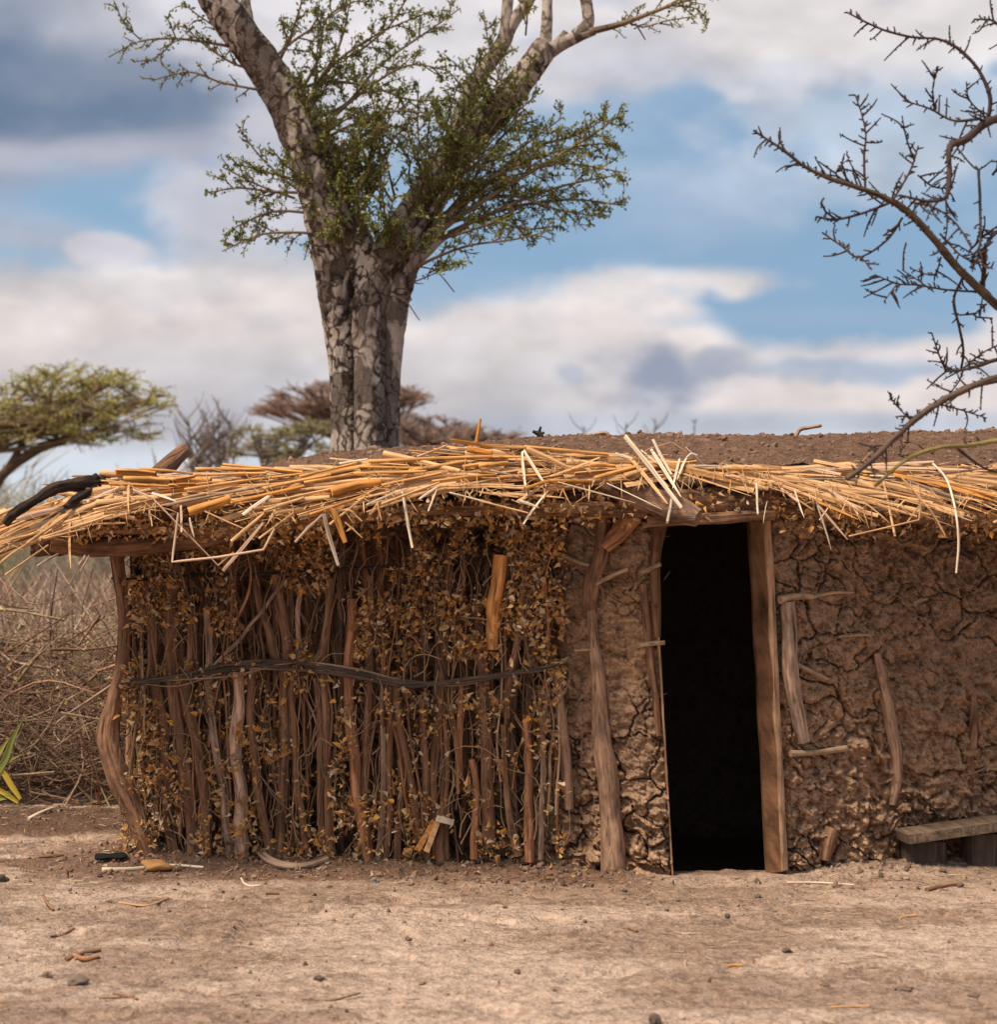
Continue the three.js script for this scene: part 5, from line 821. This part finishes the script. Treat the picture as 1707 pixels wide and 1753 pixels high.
function lie(name, label, category, path, w, mat, o = {}) {             // a stick lying on the ground along picture points
  const pts = path.map(([x, y, h = 0]) => gp(x, y).add(V(0, h + w * 0.4 * 7 / F, 0))), k = R() * 50, g = thing(name, label, category, gp(...path[0]), o.group);
  new MB().tube(pts, path.map((_, i) => w * 0.5 * -pts[0].z / F * (o.taper ? lerp(1, o.taper, i / (path.length - 1)) : 1)), { sides: 8, seg: path.length * 6, flat: o.flat ?? 1, bump: (l, a) => 1 + 0.2 * fbm(l * 14 + k, Math.cos(a), Math.sin(a), 2) }).build('shaft', mat, g);
  return g;
}
lie('dead_stick', 'curved grey root-like stick at the foot of the stick wall', 'stick', [[416, 1440, 0.06], [440, 1458, 0.02], [470, 1470], [510, 1477], [560, 1474]], 13, M.greyWood, { taper: 0.7 });
lie('dead_stick', 'long pale peeled stick lying in front of the corner post', 'stick', [[176, 1489], [230, 1485], [290, 1482], [350, 1484]], 8, M.pale, { taper: 0.6 });
lie('dead_stick', 'upper one of two short brown bark pieces on the sand at left', 'stick', [[115, 1637], [145, 1632], [173, 1626]], 8, M.brown); lie('dead_stick', 'lower one of two short brown bark pieces on the sand at left', 'stick', [[130, 1643], [150, 1641], [170, 1637]], 8, M.red);
lie('dead_stick', 'little dark curved twig standing up from the sand at left', 'stick', [[76, 1540, 0.02], [82, 1549, 0.012], [94, 1558]], 5, M.brown); lie('dead_stick', 'pale stick on the bare soil at the left edge below the brush heap', 'stick', [[50, 1404], [72, 1397], [92, 1389, 0.01]], 8, M.pale, { taper: 0.6 });
lie('dead_stick', 'dark chip lying left of the black shoe sole', 'stick', [[68, 1467], [90, 1466], [110, 1464]], 7, M.brown); lie('dead_stick', 'straw-coloured stalk lying on the ground before the door jamb', 'stalk', [[1346, 1507], [1400, 1503], [1460, 1497]], 4, M.pale); lie('dead_stick', 'knobby brown stick on the ground below the bench', 'stick', [[1584, 1524], [1612, 1517], [1640, 1513]], 8, M.brown);
lie('dead_stick', 'thin yellow stalk on the sand left of centre', 'stalk', [[206, 1543], [250, 1546], [290, 1543]], 3.5, M.tan); lie('dead_stick', 'thin pale stalk at the bottom right of the sand', 'stalk', [[1420, 1722], [1455, 1721], [1486, 1721]], 4, M.tan); lie('dead_stick', 'short yellow stalk in the middle of the sand', 'stalk', [[1243, 1653], [1256, 1651], [1269, 1651]], 5, M.gold);
lie('dead_stick', 'thin dark twig on the sand near the bottom, left of centre', 'stick', [[518, 1709], [570, 1708], [618, 1703, 0.01]], 3.5, M.brown); lie('dead_stick', 'bundle-like brown twig at the bottom left of the sand', 'stick', [[196, 1699], [216, 1703], [238, 1709]], 4, M.brown); lie('dead_stick', 'dark twig crossing just above the bottom left twig', 'stick', [[172, 1707], [200, 1706], [232, 1703]], 3.5, M.brown); lie('dead_stick', 'slim twig on the sand above the two bark pieces', 'stick', [[88, 1602], [110, 1598], [130, 1595]], 3.5, M.brown); lie('dead_stick', 'short dark stick on the sand right of the long pale stick', 'stick', [[456, 1529], [466, 1529], [478, 1530]], 5, M.brown); lie('dead_stick', 'small dark twig left of the stone in the middle of the sand', 'stick', [[1075, 1588], [1082, 1591], [1090, 1594]], 5, M.brown);
lie('dead_stick', 'pale curl of root lying before the stick wall', 'root', [[414, 1503], [420, 1512], [432, 1516], [446, 1515]], 3.5, M.pale); lie('dead_stick', 'light stalk on the sand right of the small stones before the door', 'stalk', [[1538, 1570], [1552, 1568], [1566, 1566]], 5, M.tan); 
// splints that lean on the sticks
for (const [a, b, w, mat, label] of [[[714, 1456], [744, 1404], 9, M.debarked, 'brown splint leaning on the stick wall'], [[730, 1458], [750, 1404], 9, M.tan, 'light splint leaning beside the brown one'], [[748, 1401], [776, 1408], 10, M.pale, 'white splint lying across the two leaning splints']]) {
  const A = place(...a, 0.16), Bp = place(...b, 0.12), g = thing('wood_splint', label, 'splint', A, 'splints by the stick wall'), d = Bp.clone().sub(A), q = new THREE.Quaternion().setFromUnitVectors(X1, d.clone().normalize()); new MB().box(A.clone().lerp(Bp, 0.5), d.length(), w * U(700), 0.012, new THREE.Matrix4().makeRotationFromQuaternion(q), 0.04).build('shaft', mat, g);
}
{ // shoe sole and a chunk of wood
  const p = gp(190, 1468), g = thing('shoe_sole', 'worn black shoe sole lying at the left foot of the hut', 'shoe sole', p), sh = new THREE.Shape(), b = [[-0.115, 0.0], [-0.105, 0.034], [-0.05, 0.036], [0.0, 0.027], [0.06, 0.036], [0.105, 0.036], [0.128, 0.0], [0.105, -0.036], [0.06, -0.038], [0.0, -0.025], [-0.05, -0.033], [-0.105, -0.032]];
  sh.setFromPoints(new THREE.CatmullRomCurve3(b.map(([x, y]) => V(x, y, 0)), true).getPoints(48).map((v) => new THREE.Vector2(v.x, v.y)));
  const geo = new THREE.ExtrudeGeometry(sh, { depth: 0.01, bevelEnabled: true, bevelSize: 0.004, bevelThickness: 0.004, bevelSegments: 2 }), sole = new THREE.Mesh(geo, std([0.012, 0.011, 0.011], { roughness: 1 })); sole.name = 'sole'; sole.rotation.set(-Math.PI / 2 + 0.42, 0.0, 0.1); sole.scale.setScalar(0.56); sole.position.set(0, 0.02, 0); sole.castShadow = sole.receiveShadow = true; g.add(sole);
  const rim = new THREE.Mesh(new THREE.ExtrudeGeometry(sh, { depth: 0.003, bevelEnabled: false }), std([0.45, 0.4, 0.22], { roughness: 0.8 })); rim.name = 'lining'; rim.scale.set(0.54, 0.54, 0.56); rim.rotation.copy(sole.rotation); rim.position.set(0.003, 0.0255, -0.008); rim.castShadow = rim.receiveShadow = true; g.add(rim);
}
function stone(label, category, px, py, w, rgb, o = {}) {
  const p = gp(px, py), s = w * 0.5 * -p.z / F, m = new THREE.Mesh(o.geo ?? pick(stones), std(rgb, { map: rep(grainC, 1, 1), roughness: 0.95 }));
  m.name = numbered(o.name ?? 'clod'); m.position.copy(p).add(V(0, s * 0.35 * (o.flat ?? 1), 0)); m.scale.set(s, s * (o.flat ?? 1), s * 0.8); m.rotation.y = R() * 6; m.castShadow = m.receiveShadow = true; scene.add(m); tag(m, label, category, o.group); return m;
}
stone('orange brown chunk of wood at the foot of the corner post', 'wood chunk', 272, 1476, 42, [0.5, 0.26, 0.1], { name: 'wood_chunk', flat: 0.6, geo: stoneGeometry(14, 0.9, 3) });
stone('large dark grey clod on the sand at the bottom left', 'clod', 136, 1680, 34, [0.2, 0.15, 0.115], { flat: 0.75 }); stone('smaller clod above and left of the large bottom left clod', 'clod', 82, 1668, 17, [0.26, 0.19, 0.14]); stone('dark clod at the left edge beside the hut', 'clod', 4, 1508, 22, [0.12, 0.09, 0.07]); stone('round earth lump against the right end of the stick wall', 'clod', 800, 1462, 34, [0.24, 0.15, 0.1]); stone('grey pebble on the dark soil before the stick wall', 'stone', 642, 1508, 14, [0.25, 0.22, 0.2], { name: 'stone' }); stone('small black stone beside the long pale stick', 'stone', 173, 1499, 10, [0.07, 0.06, 0.055], { name: 'stone' });
stone('round dark stone on the ground before the doorway', 'stone', 1297, 1542, 14, [0.14, 0.1, 0.08], { name: 'stone', flat: 0.7 }); stone('dark brown clod in the middle of the sunlit sand', 'clod', 1346, 1627, 20, [0.13, 0.085, 0.06], { flat: 0.6 }); stone('dark stone on the sand below the doorway', 'stone', 1244, 1576, 12, [0.13, 0.1, 0.08], { name: 'stone' }); stone('broad flat dark clod at the right of the sand', 'clod', 1546, 1690, 28, [0.18, 0.12, 0.085], { flat: 0.4 }); stone('dark clod cut by the bottom edge of the picture', 'clod', 1120, 1748, 26, [0.12, 0.085, 0.065]); stone('flat dark clod on the sand right of centre at the bottom', 'clod', 1410, 1684, 16, [0.18, 0.12, 0.09], { flat: 0.5 }); stone('clod pair at the left of the door sand, dark', 'clod', 885, 1663, 13, [0.16, 0.11, 0.085]); stone('pale chip of stone on the sand left of centre', 'stone', 608, 1636, 11, [0.6, 0.5, 0.42], { name: 'stone', flat: 0.5 }); stone('round stone on the sand below the stick wall', 'stone', 692, 1577, 9, [0.26, 0.2, 0.16], { name: 'stone' }); stone('rust brown stone right of the round one', 'stone', 841, 1616, 10, [0.3, 0.13, 0.08], { name: 'stone' }); stone('dark flat clod on the sand above the middle', 'clod', 700, 1606, 16, [0.15, 0.1, 0.075], { flat: 0.5 }); stone('dark elongated clod near the bottom centre left', 'clod', 545, 1672, 22, [0.12, 0.08, 0.06], { flat: 0.4 }); stone('small dark clod at the right edge of the sand', 'clod', 1665, 1702, 18, [0.17, 0.12, 0.09], { flat: 0.6 }); stone('knob of earth right of the knobby stick below the bench', 'clod', 1642, 1517, 14, [0.18, 0.12, 0.09]); stone('grey stone resting before the pier', 'stone', 1160, 1540, 9, [0.2, 0.15, 0.12], { name: 'stone' });
// loose crumbs, chips and straw bits over the ground
{
  reseed(151); const ms = [], cs = [], sm = [], sc = [];
  for (let k = 0; k < 26000 && ms.length < 5200; k++) { const z = -rr(4.75, 10), x = rr(-0.31, 0.31) * -z, d = nearWall(x, z); if (d < 0.02 && x > -1.7) continue; const dirty = Math.exp(-d * 3.4) * (x > 0.65 && x < 1.3 ? 0.25 : 1) + 0.9 * leftMound(x, z) + 0.015 + 0.22 * sst(0.1, 0.4, fbm(x * 1.7, z * 3.1, 0, 3)); if (R() > dirty) continue; const s = 0.002 + 0.009 * R() ** 5 * (d < 0.5 ? 1.7 : 1), p = V(x, groundHeight(x, z) + s * 0.25, z); ms.push(placed(p, s)); cs.push(shade(pick([[0.2, 0.13, 0.09], [0.32, 0.22, 0.16], [0.12, 0.085, 0.065], [0.26, 0.17, 0.12], [0.24, 0.15, 0.1]]), 0.3)); }
  for (let k = 0; k < 560; k++) { const x = rr(-1.85, 0.55), z = wallZ(x) + 0.03 + 0.42 * R() ** 1.6, s = 0.004 + 0.014 * R() ** 4; ms.push(placed(V(x, groundHeight(x, z) + s * 0.15, z), s)); cs.push(shade(pick([[0.19, 0.11, 0.073], [0.24, 0.145, 0.1], [0.13, 0.078, 0.054]]), 0.3)); }
  { const gm = [], gc = [], grit = stoneGeometry(3, 0.5, 0); for (let k = 0; k < 40000 && gm.length < 15000; k++) { const z = -rr(4.7, 9), x = rr(-0.3, 0.3) * -z, d = nearWall(x, z); if (d < 0.02 || R() > 0.25 + 0.75 * sst(-0.1, 0.3, fbm(x * 2.3 + 5, z * 4, 0, 4))) continue; const s = 0.0011 + 0.0022 * R() ** 3; gm.push(placed(V(x, groundHeight(x, z) + s * 0.3, z), s)); gc.push(shade(pick([[0.2, 0.13, 0.09], [0.5, 0.38, 0.3], [0.3, 0.2, 0.145], [0.13, 0.09, 0.065]]), 0.3)); } tag(scatter('grit', grit, std([1, 1, 1]), gm, gc), 'fine grit over the trodden sand', 'grit'); }
  tag(scatter('soil_crumbs', stoneGeometry(9, 0.9, 1), std([1, 1, 1]), ms, cs), 'loose crumbs and pebbles strewn over the sandy ground', 'pebbles');
  const b = new MB(); b.tube([V(-0.5, 0, 0), V(0, 0.02, 0.06), V(0.5, 0.04, 0)], [0.045, 0.05, 0.03], { sides: 4, seg: 4 });
  for (let k = 0; k < 9000 && sm.length < 900; k++) { const z = -rr(4.8, 9.6), x = rr(-0.31, 0.31) * -z, d = nearWall(x, z); if ((d < 0.03 && x > -1.7) || R() > Math.exp(-d * 4) + 0.6 * leftMound(x, z) + 0.07) continue; const s = rr(0.012, 0.05); E.set(gauss() * 0.15, R() * 6.28, gauss() * 0.15); sm.push(new THREE.Matrix4().compose(V(x, groundHeight(x, z) + 0.003, z), Q.setFromEuler(E), V(s, s * 0.7, s * 0.7))); sc.push(shade(pick([[0.5, 0.34, 0.19], [0.2, 0.12, 0.08], [0.6, 0.47, 0.34], [0.34, 0.2, 0.11]]), 0.25)); }
  tag(scatter('straw_bits', b.geometry(), std([1, 1, 1]), sm, sc), 'bits of straw and twig scattered on the soil by the hut', 'litter');
  const lm = [], lc = []; for (let k = 0; k < 420; k++) { const x = rr(-1.75, 0.4), z = wallZ(x) + 0.02 + 0.35 * R() ** 2; lm.push(placed(V(x, groundHeight(x, z) + 0.006, z), rr(0.012, 0.03))); lc.push(shade(pick([[0.42, 0.25, 0.1], [0.3, 0.17, 0.07], [0.55, 0.42, 0.28]]), 0.3)); }
  tag(scatter('fallen_leaves', curled, dryLeaf, lm, lc), 'dry leaves fallen along the foot of the stick wall', 'leaves');
}
// dead wood and stones on the roof
function onRoof(name, label, category, parts) { const g = thing(name, label, category, P(parts[0][1][0][0], parts[0][1][0][1], parts[0][1][0][2])); for (const [part, path, w, mat] of parts) { const k = R() * 50; new MB().tube(path.map((p) => P(...p)), w.map((v) => v * 0.5 * path[0][2] / F), { sides: 22, seg: path.length * 16, colour: fibre(k), bump: (l, a) => 1 + 0.6 * fbm(l * 14 + k, Math.cos(a) * 1.6, Math.sin(a) * 1.6, 4) + 0.35 * fbm(l * 8 + k, Math.cos(a) * 5, Math.sin(a) * 5 + k, 3) }).build(part, tinted(mat), g); } return g; }
onRoof('dead_branch', 'crooked black charred branch lying on the reeds at the far left', 'branch', [['shaft', [[8, 898, 7.45], [24, 880, 7.45], [60, 856, 7.46], [96, 836, 7.5], [130, 830, 7.55], [165, 828, 7.62], [186, 830, 7.7]], [12, 17, 18, 19, 22, 28, 29], M.char], ['fork', [[160, 832, 7.6], [140, 848, 7.54], [124, 858, 7.5], [112, 868, 7.46]], [20, 18, 15, 11], M.char], ['knob', [[162, 832, 7.6], [160, 822, 7.6], [168, 814, 7.6]], [18, 16, 12], M.char]]);
onRoof('bent_stick', 'thin bent grey stick standing up from the roof earth at right', 'stick', [['shaft', [[1361, 751, 8.7], [1365, 742, 8.7], [1371, 735, 8.7], [1385, 732, 8.7], [1407, 728, 8.7]], [7, 7, 7, 6, 6], M.greyWood]]);
onRoof('root_stub', 'small black forked root stub on the roof crest', 'root', [['shaft', [[930, 756, 9.1], [924, 744, 9.1], [912, 738, 9.1]], [10, 9, 4], M.char], ['fork', [[924, 746, 9.1], [924, 738, 9.1], [926, 730, 9.1]], [7, 5, 3], M.char], ['fork', [[925, 744, 9.1], [932, 740, 9.1]], [5, 4], M.char]]);
onRoof('weathered_log', 'short grey log lying on the roof crest', 'log', [['shaft', [[982, 749, 9.15], [1010, 747, 9.15], [1036, 743, 9.15], [1046, 749, 9.15]], [5, 10, 9, 4], M.greyWood]]);
for (const [x, y, D, w, rgb, label] of [[1098, 751, 9.1, 26, [0.3, 0.19, 0.13], 'big earth clod on the roof crest left of the doorway'], [1295, 762, 8.5, 20, [0.5, 0.34, 0.19], 'pale yellowish lump in the roof earth'], [1390, 770, 8.3, 12, [0.36, 0.27, 0.22], 'small grey stone in the roof earth below the bent stick'], [1644, 741, 9.1, 18, [0.32, 0.22, 0.16], 'round stone on the roof crest at the far right'], [996, 782, 7.85, 16, [0.26, 0.16, 0.11], 'dark clod caught among the reeds above the pier'], [640, 770, 8.9, 18, [0.3, 0.19, 0.14], 'clod on the roof crest before the tree trunk']]) { const p = P(x, y, D), m = new THREE.Mesh(pick(stones), std(rgb, { map: rep(grainC, 1, 1) })), s = w * 0.5 * D / F; m.name = numbered('roof_clod'); p.y = Math.min(p.y, roofHeight(p.x, p.z) + s * 0.5); m.position.copy(p); m.scale.setScalar(s); m.rotation.y = R() * 6; m.castShadow = m.receiveShadow = true; scene.add(m); tag(m, label, 'clod'); }
for (const o of scene.children) o.traverse((c) => delete c.userData.names);
camera.updateProjectionMatrix();
renderer.render(scene, camera);
